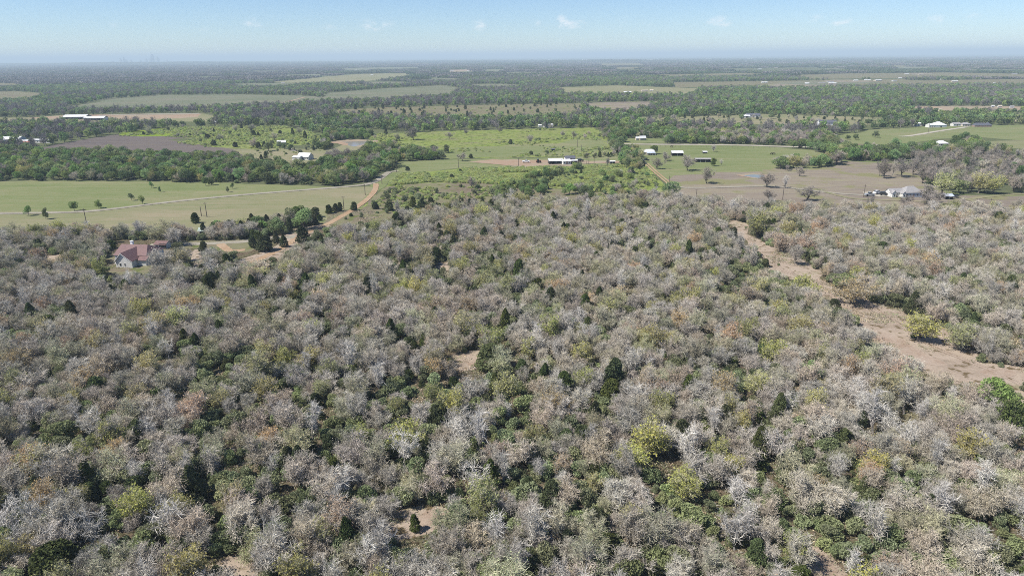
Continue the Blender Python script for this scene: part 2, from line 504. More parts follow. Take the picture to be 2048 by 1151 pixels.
def lobed_points(rng, n, h, rad, nl, base=.25, shell=.62):
    """points through a lumpy crown: lobes spread through an ovoid, each filled mostly near its skin"""
    L = []
    for i in range(nl):
        t = rng.uniform(0, 1); az = rng.uniform(0, 2 * math.pi)
        zz = base + (1 - base) * rng.uniform(.15, .82)
        w = math.sin(math.pi * min(.98, max(.05, (zz - base * .4) / (1.02 - base * .4)))) ** .6
        rr = rad * w * math.sqrt(t) * .72
        L.append((rr * math.cos(az), rr * math.sin(az), h * zz, rad * rng.uniform(.28, .5)))
    L.append((0, 0, h * .72, rad * .5))
    L = np.array(L)
    pick = rng.integers(0, len(L), n)
    d = unit(rng, n)
    q = L[pick, :3] + d * (L[pick, 3:4] * (shell + (1 - shell) * rng.uniform(0, 1, (n, 1)) ** .5)) * np.array([1, 1, .8])
    keep = np.ones(n, bool)
    for x, y, z, r_ in L:
        keep &= np.linalg.norm((q - np.array([x, y, z])) / np.array([1, 1, .8]), axis=1) > r_ * .55
    q = q[keep]
    q = q[q[:, 2] > .12]
    return q, L


def foliage_tree(rng, h, rad, nl, n, size, base=.25, cone=0.0):
    T, Cn = Geo(), Geo()
    if cone:
        # juniper: pointed or rounded dense crown reaching nearly to the ground
        z = rng.uniform(.03, 1, n) ** .85
        az = rng.uniform(0, 2 * math.pi, n)
        prof = np.clip((1 - z), 0, 1) ** cone * np.clip(z * 5, 0, 1) ** .5
        lump = .78 + .30 * np.sin(az * 3 + z * 9 + rng.uniform(0, 6)) * np.sin(z * 17 + az * 2) + .40 * vnoise(az * 2.2, z * 9, int(rng.integers(99)))
        rr = rad * prof * lump * (.45 + .55 * rng.uniform(0, 1, n) ** .4)
        q = np.stack([rr * np.cos(az), rr * np.sin(az), z * h], 1)
        V, Q = leaf_quads(q, size, rng); Cn.add(V, Q=Q)
        V, Q = prisms([(0, 0, -.1)], [(0, 0, h * .8)], [.05 * rad + .05], [.03]); T.add(V, Q=Q)
        return T, Cn
    q, L = lobed_points(rng, n, h, rad, nl, base)
    V, Q = leaf_quads(q, size, rng); Cn.add(V, Q=Q)
    tp = np.array([0, 0, h * base])
    p0 = [(0, 0, -.1)] + [tp] * len(L); p1 = [tp] + [L[i, :3] for i in range(len(L))]
    V, Q = prisms(p0, p1, [.035 * h] + [.02 * h] * len(L), [.028 * h] + [.006 * h] * len(L)); T.add(V, Q=Q)
    return T, Cn


PROTO = {}     # kind -> list of (trunk mesh, crown mesh, whole mesh, crown height)


def register(kind, T, Cn, tmats, cmats, hh):
    i = len(PROTO.setdefault(kind, []))
    tm = T.mesh(kind + '_trunk', tmats)
    cm = Cn.mesh(kind + '_crown', cmats)
    w = Geo().merge(T, 0).merge(Cn, len(tmats))
    wm = w.mesh(kind + '_whole', list(tmats) + list(cmats))
    PROTO[kind].append((tm, cm, wm, hh))


rng = np.random.default_rng(11)
for tw_, bd_, amt in (('twig_silver', 'bud_grey', .22), ('twig_silver', 'bud_pink', .15), ('twig_pink', 'bud_pink', .5), ('twig_olive', 'bud_olive', .5),
                      ('twig_silver', 'bud_grey', .12), ('twig_pink', 'bud_grey', .30), ('twig_olive', 'bud_grey', .30)):
    h_ = rng.uniform(5.6, 7.4); r_ = rng.uniform(2.7, 3.7)
    T, Cn, tips = skeleton(rng, h_, r_, int(rng.integers(7, 10)), tw=2, twr=.023)
    pick = tips[rng.uniform(size=len(tips)) < amt]
    V, Q = leaf_quads(pick, .11, rng); Cn.add(V, Q=Q, m=1)
    register('bare_oak', T, Cn, [M['bark']], [M[tw_], M[bd_]], h_)
for k_ in range(4):
    h_ = rng.uniform(6.4, 7.8); r_ = rng.uniform(3.3, 4.1)
    T, Cn, tips = skeleton(rng, h_, r_, int(rng.integers(6, 9)), per=3, sec=2, tw=2, twr=.026, sub=0, tl=.85)
    V, Q = leaf_quads(tips[rng.uniform(size=len(tips)) < .12], .12, rng); Cn.add(V, Q=Q, m=1)
    register('pasture_oak', T, Cn, [M['bark_dark']], [M['twig_dark'], M['bud_olive'] if k_ == 1 else M['twig_dark']], h_)
for k_ in range(4):       # dead or late, upright, bleached trees with visible limbs
    h_ = rng.uniform(6.6, 8.8); r_ = rng.uniform(2.3, 3.2)
    T, Cn, tips = skeleton(rng, h_, r_, int(rng.integers(5, 8)), per=3, sec=1, tw=3, twr=.022, upright=.3, sub=0, tl=.95)
    register('dead_tree', T, Cn, [M['dead_wood'] if k_ % 2 == 0 else M['bark_grey']], [M['dead_wood'] if k_ != 3 else M['twig_silver']], h_)
for k_ in range(3):
    h_ = rng.uniform(5.8, 7.4); r_ = rng.uniform(2.6, 3.5)
    T, Cn, tips = skeleton(rng, h_, r_, 8, tw=2)
    up = tips[(tips[:, 2] > h_ * .35)]
    V, Q = leaf_quads(np.repeat(up[rng.uniform(size=len(up)) < .62], 1, 0) + rng.normal(size=(1, 3)) * .05, .19, rng); Cn.add(V, Q=Q, m=1)
    register('yellow_oak', T, Cn, [M['bark']], [M['twig_olive'], M['leaf_yellow']], h_)
for k_ in range(2):
    h_ = rng.uniform(5.8, 7.2); r_ = rng.uniform(2.6, 3.5)
    T, Cn, tips = skeleton(rng, h_, r_, 8, tw=2)
    V, Q = leaf_quads(tips[rng.uniform(size=len(tips)) < .55], .16, rng); Cn.add(V, Q=Q, m=1)
    register('russet_oak', T, Cn, [M['bark']], [M['twig_pink'], M['leaf_russet']], h_)
for k_, (h_, r_, c_) in enumerate(((5.4, 2.0, .42), (4.5, 2.2, .33), (6.4, 2.0, .55), (3.6, 1.9, .28))):
    T, Cn = foliage_tree(rng, h_, r_, 0, 4200, .17, cone=c_)
    register('juniper', T, Cn, [M['bark']], [M['leaf_juniper']], h_)
for k_, (h_, r_) in enumerate(((2.6, 2.2), (3.4, 2.0), (2.0, 1.9), (3.8, 2.5))):
    T, Cn = foliage_tree(rng, h_, r_, 9, 2600, .17, base=.12)
    register('green_shrub', T, Cn, [M['bark']], [M['leaf_shrub']], h_)
for k_, (h_, r_) in enumerate(((7.5, 3.8), (8.6, 4.3), (6.4, 3.6), (9.2, 4.0))):
    T, Cn = foliage_tree(rng, h_, r_, 15, 3600, .27, base=.22)
    register('leafy_tree', T, Cn, [M['bark']], [M['leaf_green']], h_)
for k_, (h_, r_) in enumerate(((7.0, 4.2), (8.0, 4.6))):
    T, Cn = foliage_tree(rng, h_, r_, 15, 3800, .27, base=.18)
    register('live_oak', T, Cn, [M['bark']], [M['leaf_deep']], h_)
for k_, (h_, r_) in enumerate(((1.1, 1.9), (1.6, 1.8), (.9, 1.5))):
    T, Cn = foliage_tree(rng, h_, r_, 8, 1200, .16, base=.10)
    register('bright_brush', T, Cn, [M['bark']], [M['leaf_bright']], h_)
# light versions for woods half a kilometre and more away
for k_ in range(3):
    T, Cn, tips = skeleton(rng, 8, 4.2, 6, per=2, sec=1, tw=2, twr=.05, sub=0, tl=1.1)
    V, Q = leaf_quads(tips[::2], .24, rng); Cn.add(V, Q=Q, m=1)
    register('far_bare', T, Cn, [M['bark_grey']], [M['far_grey'], M['far_grey']], 8)
for k_, (h_, r_) in enumerate(((8, 4.2), (9, 4.4), (7, 4.0))):
    T, Cn = foliage_tree(rng, h_, r_, 12, 620, .62, base=.15)
    register('far_leafy', T, Cn, [M['bark']], [M['leaf_green'] if k_ < 2 else M['leaf_deep']], h_)
for kind, mt in (('grove_green', 'far_green'), ('grove_grey', 'far_grey')):
    for k_ in range(3):
        G = Geo()
        for j in range(34):
            x, y = rng.uniform(-26, 26, 2)
            q, L = lobed_points(rng, 90, rng.uniform(6, 9.5), rng.uniform(3.6, 6.2), 5, .1)
            V, Q = leaf_quads(q + np.array([x, y, 0]), 1.25, rng); G.add(V, Q=Q)
        V, Q = prisms([(0, 0, 0)], [(0, 0, 3)], [.2], [.1]); T = Geo().add(V, Q=Q)
        register(kind, T, G, [M['bark']], [M[mt]], 8)

# ------------------------------------------------------------------ the land
LIT = S
gm = {
    'land': ground_mat('open country', [LIT(112, 122, 92), LIT(128, 134, 104), LIT(120, 132, 92), LIT(146, 140, 120)], 260, 22),
    'litter': ground_mat('leaf litter', [LIT(128, 112, 98), LIT(146, 130, 112), LIT(126, 130, 96), LIT(166, 148, 130)], 9, .8, dots=(LIT(92, 84, 66), .8, .10), rough=.6, streak=0),
    'pasture': ground_mat('green pasture', [LIT(142, 156, 104), LIT(154, 166, 114), LIT(164, 170, 124), LIT(180, 176, 138)], 38, 3.5, (.35, 1)),
    'pale_pasture': ground_mat('mown pale pasture', [LIT(154, 162, 118), LIT(168, 170, 130), LIT(178, 174, 140), LIT(190, 180, 150)], 40, 4, (.35, 1)),
    'plough': ground_mat('dark ploughed soil', [LIT(126, 118, 116), LIT(138, 129, 127), LIT(146, 136, 130), LIT(150, 142, 126)], 50, 3, (.3, 1)),
    'yellow': ground_mat('yellow green meadow', [LIT(154, 172, 94), LIT(166, 184, 102), LIT(172, 180, 116), LIT(164, 160, 128)], 30, 3, dots=(LIT(126, 142, 80), 4.5, .10)),
    'tan': ground_mat('dry winter grass', [LIT(150, 136, 116), LIT(158, 148, 128), LIT(160, 160, 122), LIT(168, 160, 140)], 34, 3, dots=(LIT(132, 142, 88), 6, .05)),
    'brown': ground_mat('brown dead pasture', [LIT(160, 149, 138), LIT(174, 162, 149), LIT(184, 173, 154), LIT(186, 182, 146)], 46, 3.2, (.3, 1), dots=(LIT(168, 166, 126), 22, .09)),
    'bare': ground_mat('bare orange earth', [LIT(198, 168, 144), LIT(208, 180, 156), LIT(200, 188, 166), LIT(178, 170, 140)], 30, 4, (.4, 1)),
    'sand': ground_mat('pinkish sand and thin grass', [LIT(184, 168, 150), LIT(208, 190, 172), LIT(224, 206, 188), LIT(188, 178, 148)], 12, 1.1, dots=(LIT(140, 124, 96), 2.2, .06)),
    'pale_sand': ground_mat('pale bare sand', [LIT(196, 172, 152), LIT(216, 196, 178), LIT(224, 206, 190)], 4, .7),
    'gravel': ground_mat('pale gravel', [LIT(182, 176, 160), LIT(200, 194, 178), LIT(212, 206, 192)], 9, 1.0),
    'dirt': ground_mat('orange dirt road', [LIT(204, 170, 138), LIT(218, 188, 156), LIT(226, 200, 172)], 8, 1.0),
    'caliche': ground_mat('white caliche road', [LIT(214, 206, 188), LIT(228, 220, 204), LIT(236, 230, 216)], 12, 1.2),
    'far_pasture': ground_mat('grey green far pasture', [LIT(132, 142, 116), LIT(144, 152, 124), LIT(156, 158, 134), LIT(164, 158, 142)], 70, 9, (.4, 1)),
    'lime': ground_mat('bright lime green crop', [LIT(150, 178, 66), LIT(160, 184, 76), LIT(168, 182, 92)], 30, 4, (.4, 1)),
}
wm_, n_, l_, o_ = newmat('pond water')
p_ = n_.new('ShaderNodeBsdfPrincipled'); p_.inputs['Base Color'].default_value = (.17, .19, .18, 1); p_.inputs['Roughness'].default_value = .3
bz = n_.new('ShaderNodeTexNoise'); bz.inputs['Scale'].default_value = 1.5; bpn = n_.new('ShaderNodeBump'); bpn.inputs['Strength'].default_value = .15
l_.new(bz.outputs[0], bpn.inputs['Height']); l_.new(bpn.outputs[0], p_.inputs['Normal']); l_.new(p_.outputs[0], o_.inputs['Surface'])
gm['water'] = wm_
wm2, n_, l_, o_ = newmat('muddy pond water')
p_ = n_.new('ShaderNodeBsdfPrincipled'); p_.inputs['Base Color'].default_value = (*LIT(196, 190, 180), 1); p_.inputs['Roughness'].default_value = .2
l_.new(p_.outputs[0], o_.inputs['Surface'])
gm['muddy'] = wm2

RG = 42000.0
rings = [0, 60, 140, 300, 600, 1200, 2500, 5000, 9000, 16000, 27000, RG]
NA = 72
gv = [(0, 0, 0)]; gt = []; gq = []
for r_ in rings[1:]:
    for a in range(NA):
        t = 2 * math.pi * a / NA
        gv.append((r_ * math.cos(t), r_ * math.sin(t), 0))
for a in range(NA): gt.append((0, 1 + a, 1 + (a + 1) % NA))
for k in range(len(rings) - 2):
    for a in range(NA):
        i0, i1 = 1 + k * NA + a, 1 + k * NA + (a + 1) % NA
        gq.append((i0, i0 + NA, i1 + NA, i1))
link('ground', mesh_np('ground', gv, gt, gq, [gm['land']]), kind='structure')

ORDER = [0]
TRAIL = None


def edge_pts(poly, closed=True, amp=.004, seg=6.0):
    rr = random.Random(len(poly) * 7 + int(poly[0][0]))
    out = []
    n = len(poly)
    W_ = [unproj(*p)[:2] for p in poly]
    for i in range(n if closed else n - 1):
        a, b = W_[i], W_[(i + 1) % n]
        d = (np.linalg.norm(a) + np.linalg.norm(b)) / 2
        m = max(1, int(np.linalg.norm(b - a) / (seg * max(1, d / 300))))
        m = min(m, 40)
        for k in range(m):
            q = a + (b - a) * k / m
            j = d * amp
            out.append(q + np.array([rr.uniform(-j, j), rr.uniform(-j, j) * 1.2]))
    return out


def organic(poly, amp=.10):
    W_ = [unproj(*p)[:2] for p in poly]
    n = len(W_)
    c = np.mean(W_, 0); size = np.mean([np.linalg.norm(p - c) for p in W_])
    out = []
    for i in range(n):
        a, b, c_, d = W_[i - 1], W_[i], W_[(i + 1) % n], W_[(i + 2) % n]
        for k in range(10):
            t = k / 10
            q = .5 * (2 * b + (c_ - a) * t + (2 * a - 5 * b + 4 * c_ - d) * t * t + (3 * b - a - 3 * c_ + d) * t ** 3)
            w = fbm(np.array([q[0] / size * 2.2]), np.array([q[1] / size * 2.2]), 7)[0] - .5
            w2 = fbm(np.array([q[0] / size * 7]), np.array([q[1] / size * 7]), 8)[0] - .5
            out.append(q + (q - c) * (w * amp * 4 + w2 * amp * 2))
    return out


def sheet(name, poly, mat, z=None, amp=.004, org=False):
    P = organic(poly) if org else edge_pts(poly, amp=amp)
    if z is None:
        ORDER[0] += 1
        d = np.mean([np.linalg.norm(p) for p in P])
        z = .01 + .0015 * ORDER[0] + (.04 if d > 1500 else 0)
    tris = tessellate_polygon([[Vector((p[0], p[1], 0)) for p in P]])
    V = [(p[0], p[1], z) for p in P]
    fixed = []
    for t in tris:
        a, b, c = (np.array(V[i]) for i in t)
        nz_ = (b - a)[0] * (c - a)[1] - (b - a)[1] * (c - a)[0]
        fixed.append(t if nz_ > 0 else (t[0], t[2], t[1]))
    me = mesh_np(name, V, fixed, None, [mat])
    return link(name, me, kind='structure')


ROADS = []          # world polylines with half widths, kept free of trees


def catmull(P, sub=6):
    P = [np.array(p, float) for p in P]
    P = [2 * P[0] - P[1]] + P + [2 * P[-1] - P[-2]]
    out = []
    for i in range(1, len(P) - 2):
        for k in range(sub):
            t = k / sub
            a, b, c, d = P[i - 1], P[i], P[i + 1], P[i + 2]
            out.append(.5 * (2 * b + (c - a) * t + (2 * a - 5 * b + 4 * c - d) * t * t + (3 * b - a - 3 * c + d) * t ** 3))
    out.append(P[-2])
    return out


def road(name, pts, width, mat, lift=.16, ruts=False, keep=True):
    ORDER[0] += 1
    rr = random.Random(int(pts[0][0]) + 5)
    W_ = catmull([unproj(*p)[:2] for p in pts], 10)
    d = np.mean([np.linalg.norm(p) for p in W_])
    z = .012 + .0015 * ORDER[0] + (.04 if d > 1500 else 0)
    V, Q = [], []
    lanes = [(-.5, .5)] if not ruts else [(-.5, -.16), (.16, .5)]
    for la, lb in lanes:
        for i, p in enumerate(W_):
            q0, q1 = W_[max(0, i - 1)], W_[min(len(W_) - 1, i + 1)]
            t = (q1 - q0); t = t / (np.linalg.norm(t) + 1e-6)
            nn = np.array([-t[1], t[0]])
            w = width * rr.uniform(.9, 1.1)
            a, b = p + nn * w * la, p + nn * w * lb
            V += [(a[0], a[1], z), (b[0], b[1], z)]
            if i: k = len(V); Q.append((k - 4, k - 2, k - 1, k - 3))
    Qf = []
    for q in Q:
        a, b, c = (np.array(V[i]) for i in q[:3])
        Qf.append(q if (b - a)[0] * (c - a)[1] - (b - a)[1] * (c - a)[0] > 0 else q[::-1])
    if keep: ROADS.append((np.array(W_), width / 2 + .6))
    return link(name, mesh_np(name, V, None, Qf, [mat]), kind='structure')


# open land, traced as ground polygons in the photograph
PASTURE = [(-900, 366), (0, 362), (260, 362), (560, 369), (700, 375), (735, 373), (765, 357), (792, 336), (800, 323), (950, 318), (1100, 315), (1245, 311),
           (1240, 331), (1060, 334), (930, 336), (812, 346), (780, 362), (756, 386), (705, 424), (640, 448), (560, 452), (400, 466), (170, 474), (-900, 486)]
PALE = [(-900, 436), (0, 428), (200, 421), (350, 403), (500, 389), (690, 374), (738, 372), (748, 374), (730, 396), (690, 424), (640, 442), (560, 448), (400, 458), (170, 468), (-900, 480)]
BRUSH = [(780, 362), (812, 347), (930, 337), (1060, 335), (1290, 329), (1308, 345), (1332, 372), (1330, 398), (1200, 410), (1000, 416), (830, 424), (705, 432), (757, 386)]
BRUSHTAN = [(768, 374), (850, 366), (960, 366), (1100, 376), (1230, 386), (1310, 380), (1325, 400), (1130, 410), (960, 412), (820, 420), (715, 430), (752, 392)]
RPAST = [(1245, 287), (1520, 292), (1620, 300), (1700, 322), (1812, 324), (1840, 350), (1870, 375), (1930, 390), (2048, 388), (2700, 390), (2700, 420),
         (2048, 428), (1560, 428), (1420, 412), (1345, 378), (1300, 338), (1290, 325), (1246, 318)]
RBROWN = [(1342, 352), (1420, 348), (1510, 342), (1640, 334), (1700, 324), (1812, 324), (1840, 350), (1870, 375), (1930, 392), (2048, 392), (2700, 394), (2700, 419), (2048, 427),
          (1560, 427), (1420, 411), (1350, 378)]
MEADOW = [(742, 268), (900, 262), (1190, 255), (1213, 272), (1225, 300), (1236, 311), (1100, 314), (900, 318), (890, 302), (800, 293), (738, 286)]
MEADLOW = [(885, 300), (960, 292), (1100, 288), (1150, 280), (1210, 276), (1225, 300), (1236, 310), (1100, 313), (905, 317)]
PLOUGH = [(60, 300), (120, 287), (210, 272), (360, 255), (440, 254), (420, 266), (340, 280), (440, 296), (520, 300), (500, 312), (330, 306), (240, 300)]
LEFTYEL = [(235, 272), (300, 262), (350, 255), (560, 252), (610, 262), (650, 272), (640, 287), (560, 294), (520, 302), (440, 298), (350, 286), (400, 276)]
LIME = [(228, 270), (262, 262), (320, 257), (380, 256), (372, 266), (340, 272), (290, 273)]
FARM = [(-400, 236), (60, 235), (120, 231), (300, 227), (400, 226), (430, 231), (430, 243), (330, 244), (260, 240), (190, 246), (110, 242), (-400, 246)]
FARMBARE = [(60, 236), (130, 230), (300, 227), (400, 226), (400, 234), (330, 238), (240, 238), (190, 240), (100, 239)]
FARFIELD = [(130, 214), (220, 198), (330, 190), (500, 189), (620, 192), (652, 200), (560, 208), (420, 213), (330, 216), (140, 219)]
FARTAN = [(655, 186), (780, 176), (880, 171), (922, 176), (900, 190), (760, 198), (660, 201), (560, 206), (640, 196)]
MIDTAN = [(640, 222), (760, 215), (960, 210), (1160, 207), (1167, 222), (1100, 231), (900, 234), (700, 227)]
RFIELD = [(1115, 175), (1230, 171), (1400, 177), (1372, 190), (1250, 188), (1130, 187)]
RED = [(1168, 206), (1240, 204), (1330, 203), (1250, 221), (1180, 217)]
RMID = [(1240, 236), (1350, 234), (1560, 228), (1770, 236), (1740, 250), (1560, 250), (1430, 246), (1300, 242)]
HILLP = [(1668, 272), (1750, 259), (1850, 253), (2048, 250), (2600, 252), (2600, 286), (2048, 281), (1960, 274), (1870, 279), (1800, 290), (1700, 290)]
HILLT = [(1955, 283), (2048, 281), (2600, 284), (2600, 300), (2048, 298), (1975, 294)]
L1 = [(-300, 184), (40, 183), (90, 187), (60, 200), (-300, 206)]
R1 = [(1345, 165), (1560, 162), (1720, 160), (1850, 161), (2048, 158), (2500, 158), (2500, 168), (2048, 169), (1750, 172), (1350, 175)]
R2 = [(1560, 151), (1700, 147), (1900, 145), (2048, 148), (2500, 148), (2500, 154), (2048, 154), (1620, 158)]
R3 = [(1795, 214), (1900, 212), (2048, 213), (2500, 214), (2500, 222), (2048, 222), (1870, 221)]
M1 = [(545, 164), (640, 154), (720, 148), (830, 146), (800, 156), (700, 166), (600, 167)]
M2 = [(860, 141), (930, 139), (960, 142), (900, 144)]
M3 = [(1190, 128), (1280, 127), (1300, 131), (1210, 133)]
R4 = [(1290, 150), (1500, 146), (1540, 150), (1320, 155)]
HOUSEYARD = [(470, 300), (560, 296), (650, 300), (690, 290), (740, 293), (725, 300), (650, 306), (655, 322), (590, 327), (520, 322), (480, 312)]
POND = [(655, 284), (700, 279), (760, 280), (745, 287), (715, 294), (690, 290)]
HOMEYARD = [(1560, 256), (1640, 250), (1690, 262), (1640, 270), (1570, 266)]
YARD3 = [(1240, 277), (1330, 278), (1330, 286), (1242, 286)]
YARD4 = [(1700, 287), (1830, 294), (1870, 300), (1830, 305), (1700, 297)]
rq = random.Random(21)
STRIPS = []
for _ in range(46):
    yy = rq.uniform(125.5, 172); xx = rq.uniform(-250, 2250)
    if xx < 600 and yy < 160 and rq.random() < .8: continue
    ww = rq.uniform(40, 190); th = max(.35, (yy - 117) * rq.uniform(.03, .11)); tl_ = rq.uniform(-.01, .006) * ww
    STRIPS.append([(xx - ww / 2, yy - th * .3 - tl_), (xx - ww * .2, yy - th), (xx + ww * .3, yy - th * .8 + tl_), (xx + ww / 2, yy + tl_), (xx + ww * .2, yy + th * .7), (xx - ww * .3, yy + th * .6 - tl_)])
OPEN = [PASTURE, BRUSH, RPAST, MEADOW, PLOUGH, LEFTYEL, FARM, FARFIELD, FARTAN, MIDTAN, RFIELD, RED, RMID, HILLP, HILLT, L1, R1, R2, R3, M1, M2, M3, R4, HOUSEYARD, YARD3, POND, YARD4, [(590, 300), (625, 300), (632, 322), (585, 324)], [(1865, 282), (1905, 282), (1908, 296), (1862, 296)]] + STRIPS
sheet('left_pasture', PASTURE, gm['pasture'])
sheet('mown_pasture', PALE, gm['pale_pasture'])
sheet('brush_meadow', BRUSH, gm['yellow'])
sheet('dry_grass_strip', BRUSHTAN, gm['tan'])
sheet('right_pasture', RPAST, gm['pasture'])
sheet('brown_pasture', RBROWN, gm['brown'], amp=.012)
sheet('middle_meadow', MEADOW, gm['yellow'])
sheet('lower_meadow', MEADLOW, gm['pasture'], amp=.012)
sheet('left_brush_field', LEFTYEL, gm['yellow'])
sheet('ploughed_field', PLOUGH, gm['plough'])
sheet('lime_field', LIME, gm['lime'])
sheet('farm_field', FARM, gm['pale_pasture'])
sheet('bare_earth', FARMBARE, gm['bare'])
sheet('far_left_field', FARFIELD, gm['far_pasture'], org=True)
sheet('far_tan_field', FARTAN, gm['far_pasture'], org=True)
sheet('middle_tan_field', MIDTAN, gm['tan'])
sheet('far_right_field', RFIELD, gm['pale_pasture'])
sheet('reddish_field', RED, gm['brown'])
sheet('right_middle_field', RMID, gm['pale_pasture'])
sheet('hill_pasture', HILLP, gm['pasture'])
sheet('hay_field', HILLT, gm['pale_pasture'])
sheet('far_brown_field', L1, gm['tan'])
sheet('settlement_field', R1, gm['tan'])
sheet('far_settlement_field', R2, gm['tan'])
sheet('white_yard_strip', R3, gm['bare'])
sheet('far_green_field', M1, gm['pale_pasture'])
sheet('far_sand_field', M2, gm['bare'])
sheet('ridge_field', M3, gm['tan'])
sheet('distant_field', R4, gm['tan'])
for i_, P_ in enumerate(STRIPS): sheet('distant_field', P_, gm[('far_pasture', 'tan', 'far_pasture', 'brown')[i_ % 4]], org=True)
sheet('house_yard', HOUSEYARD, gm['pale_pasture'])
sheet('farmhouse_yard', YARD3, gm['pasture'])
sheet('hill_yard', YARD4, gm['tan'])
sheet('pond_bank', POND, gm['bare'])
sheet('pond_water', [(690, 283), (735, 283), (738, 287), (712, 293), (698, 290)], gm['muddy'])
sheet('pond_bank', [(1478, 350), (1500, 347.5), (1530, 349), (1542, 353.5), (1520, 357), (1492, 355)], gm['bare'], org=True)
sheet('pond_water', [(1486, 350.5), (1502, 349), (1526, 350.5), (1534, 353.5), (1515, 355.5), (1496, 354)], gm['water'])
sheet('barn_yard', [(925, 324), (1035, 318), (1060, 321), (1170, 320), (1160, 333), (1050, 333), (985, 330)], gm['bare'], amp=.01)
sheet('barn_track', [(1170, 323), (1240, 322), (1240, 325), (1165, 328)], gm['bare'])

# the near wood: leaf litter, clearings and the sandy trail
WOOD = [(-1800, 2300), (-1500, 485), (0, 474), (170, 474), (300, 470), (400, 468), (520, 456), (600, 449), (650, 446), (705, 432), (830, 424), (1000, 416), (1130, 411),
        (1200, 409), (1330, 398), (1350, 402), (1420, 412), (1560, 427), (1760, 428), (2048, 428), (3000, 426), (3600, 2300)]
sheet('forest_floor', WOOD, gm['litter'])
TRAIL = [(1446, 438), (1490, 446), (1512, 478), (1540, 492), (1592, 512), (1632, 536), (1645, 560), (1700, 588), (1762, 612), (1800, 622), (1850, 654), (1895, 664), (1940, 694),
         (1975, 724), (2048, 735), (2200, 800), (2300, 960), (2048, 905), (2020, 838), (1975, 775), (1895, 762), (1820, 730), (1762, 690), (1742, 662), (1690, 618), (1650, 598), (1600, 566), (1545, 540), (1500, 492), (1462, 462)]
DRIVE = [(300, 484), (400, 482), (490, 480), (540, 474), (560, 482), (520, 492), (500, 505), (455, 508), (420, 498), (330, 496)]
DRIVE2 = [(560, 462), (640, 448), (668, 446), (640, 462), (612, 482), (590, 500), (560, 520), (500, 528), (470, 520), (540, 500), (575, 478)]
YARD = [(212, 514), (232, 504), (330, 494), (345, 512), (300, 552), (214, 552)]
TREES_GAP = [(660, 424), (770, 418), (800, 436), (760, 448), (690, 452), (648, 452)]
C1 = [(900, 712), (950, 700), (975, 722), (950, 742), (912, 738)]
C2 = [(770, 1045), (800, 1020), (880, 1008), (900, 1030), (870, 1062), (815, 1078), (775, 1082)]
C3 = [(1590, 1092), (1640, 1090), (1680, 1130), (1700, 1165), (1650, 1165), (1610, 1130)]
C4 = [(865, 528), (905, 526), (900, 540), (870, 542)]
C5 = [(85, 512), (130, 510), (135, 521), (90, 523)]
C6 = [(440, 1120), (500, 1110), (520, 1150), (450, 1165)]
C7 = [(380, 506), (402, 500), (412, 522), (395, 536), (380, 528)]
C8 = [(1700, 900), (1730, 895), (1735, 925), (1700, 925)]
HOUSEVIS = [(226, 482), (330, 480), (336, 528), (300, 540), (226, 540)]
CLEAR = [HOUSEVIS, TRAIL, DRIVE, DRIVE2, YARD, C1, C2, C3, C4, C5, C6, C7, TREES_GAP]
sheet('trail_clearing', TRAIL, gm['sand'], amp=.008)
sheet('house_drive_yard', DRIVE, gm['tan'])
sheet('dirt_road_verge', DRIVE2, gm['sand'])
sheet('house_lawn', YARD, gm['tan'])
sheet('juniper_verge', TREES_GAP, gm['tan'])
for c_ in (C1, C2, C3, C4, C5, C6, C7):
    sheet('sandy_clearing', c_, gm['sand'], org=True)
sheet('bare_sand_patch', [(1745, 664), (1790, 672), (1850, 706), (1890, 728), (1850, 728), (1800, 710), (1760, 690)], gm['pale_sand'], org=True)
sheet('bare_sand_patch', [(1660, 592), (1672, 592), (1690, 608), (1700, 618), (1680, 612)], gm['pale_sand'], org=True)
sheet('bare_sand_patch', [(840, 1030), (880, 1014), (892, 1030), (862, 1052), (838, 1056)], gm['pale_sand'], org=True)
sheet('bare_sand_patch', [(1600, 1098), (1640, 1104), (1675, 1140), (1685, 1160), (1655, 1150)], gm['pale_sand'], org=True)
sheet('bare_sand_patch', [(918, 712), (942, 708), (960, 725), (945, 734)], gm['pale_sand'], org=True)
sheet('bare_sand_patch', [(1880, 655), (1900, 662), (1930, 684), (1905, 680)], gm['pale_sand'], org=True)
sheet('bare_sand_patch', [(1960, 742), (2010, 738), (2030, 752), (1985, 756)], gm['pale_sand'], org=True)

road('gravel_road', [(-900, 441), (-200, 431), (0, 427), (120, 425), (200, 420.5), (350, 403), (500, 388.5), (690, 373.5), (740, 367), (762, 356), (778, 344.5), (796, 342)], 4.2, gm['gravel'])
road('orange_dirt_road', [(752, 367), (750, 380), (735, 398), (705, 420), (684, 432), (660, 446), (635, 457), (604, 470), (578, 487), (556, 501), (520, 518), (490, 532)], 3.2, gm['dirt'], .2)
road('house_drive', [(300, 490), (350, 488.5), (420, 487), (490, 483), (545, 476), (590, 474)], 4.4, gm['gravel'], .2)
road('yard_track', [(440, 488), (450, 496), (462, 502), (490, 500)], 3.4, gm['dirt'], .2)
road('caliche_road', [(1238, 288), (1320, 289), (1400, 289.5), (1500, 291), (1560, 293), (1700, 296), (1850, 298)], 7, gm['caliche'])
road('farm_drive', [(1292, 327), (1300, 334), (1312, 345), (1325, 356), (1340, 368)], 3.2, gm['dirt'], .2, True)
road('pasture_track', [(1340, 368), (1352, 373), (1390, 376), (1500, 373), (1560, 374), (1640, 383), (1690, 388), (1750, 391), (1800, 393)], 3.4, gm['gravel'], .2)
road('loop_track', [(1650, 384), (1700, 396), (1760, 400), (1830, 402), (1860, 403)], 3, gm['pale_pasture'], .2)
road('yard_lane', [(1910, 393), (1940, 400), (1975, 412), (2010, 424)], 3.4, gm['pale_pasture'], .2)
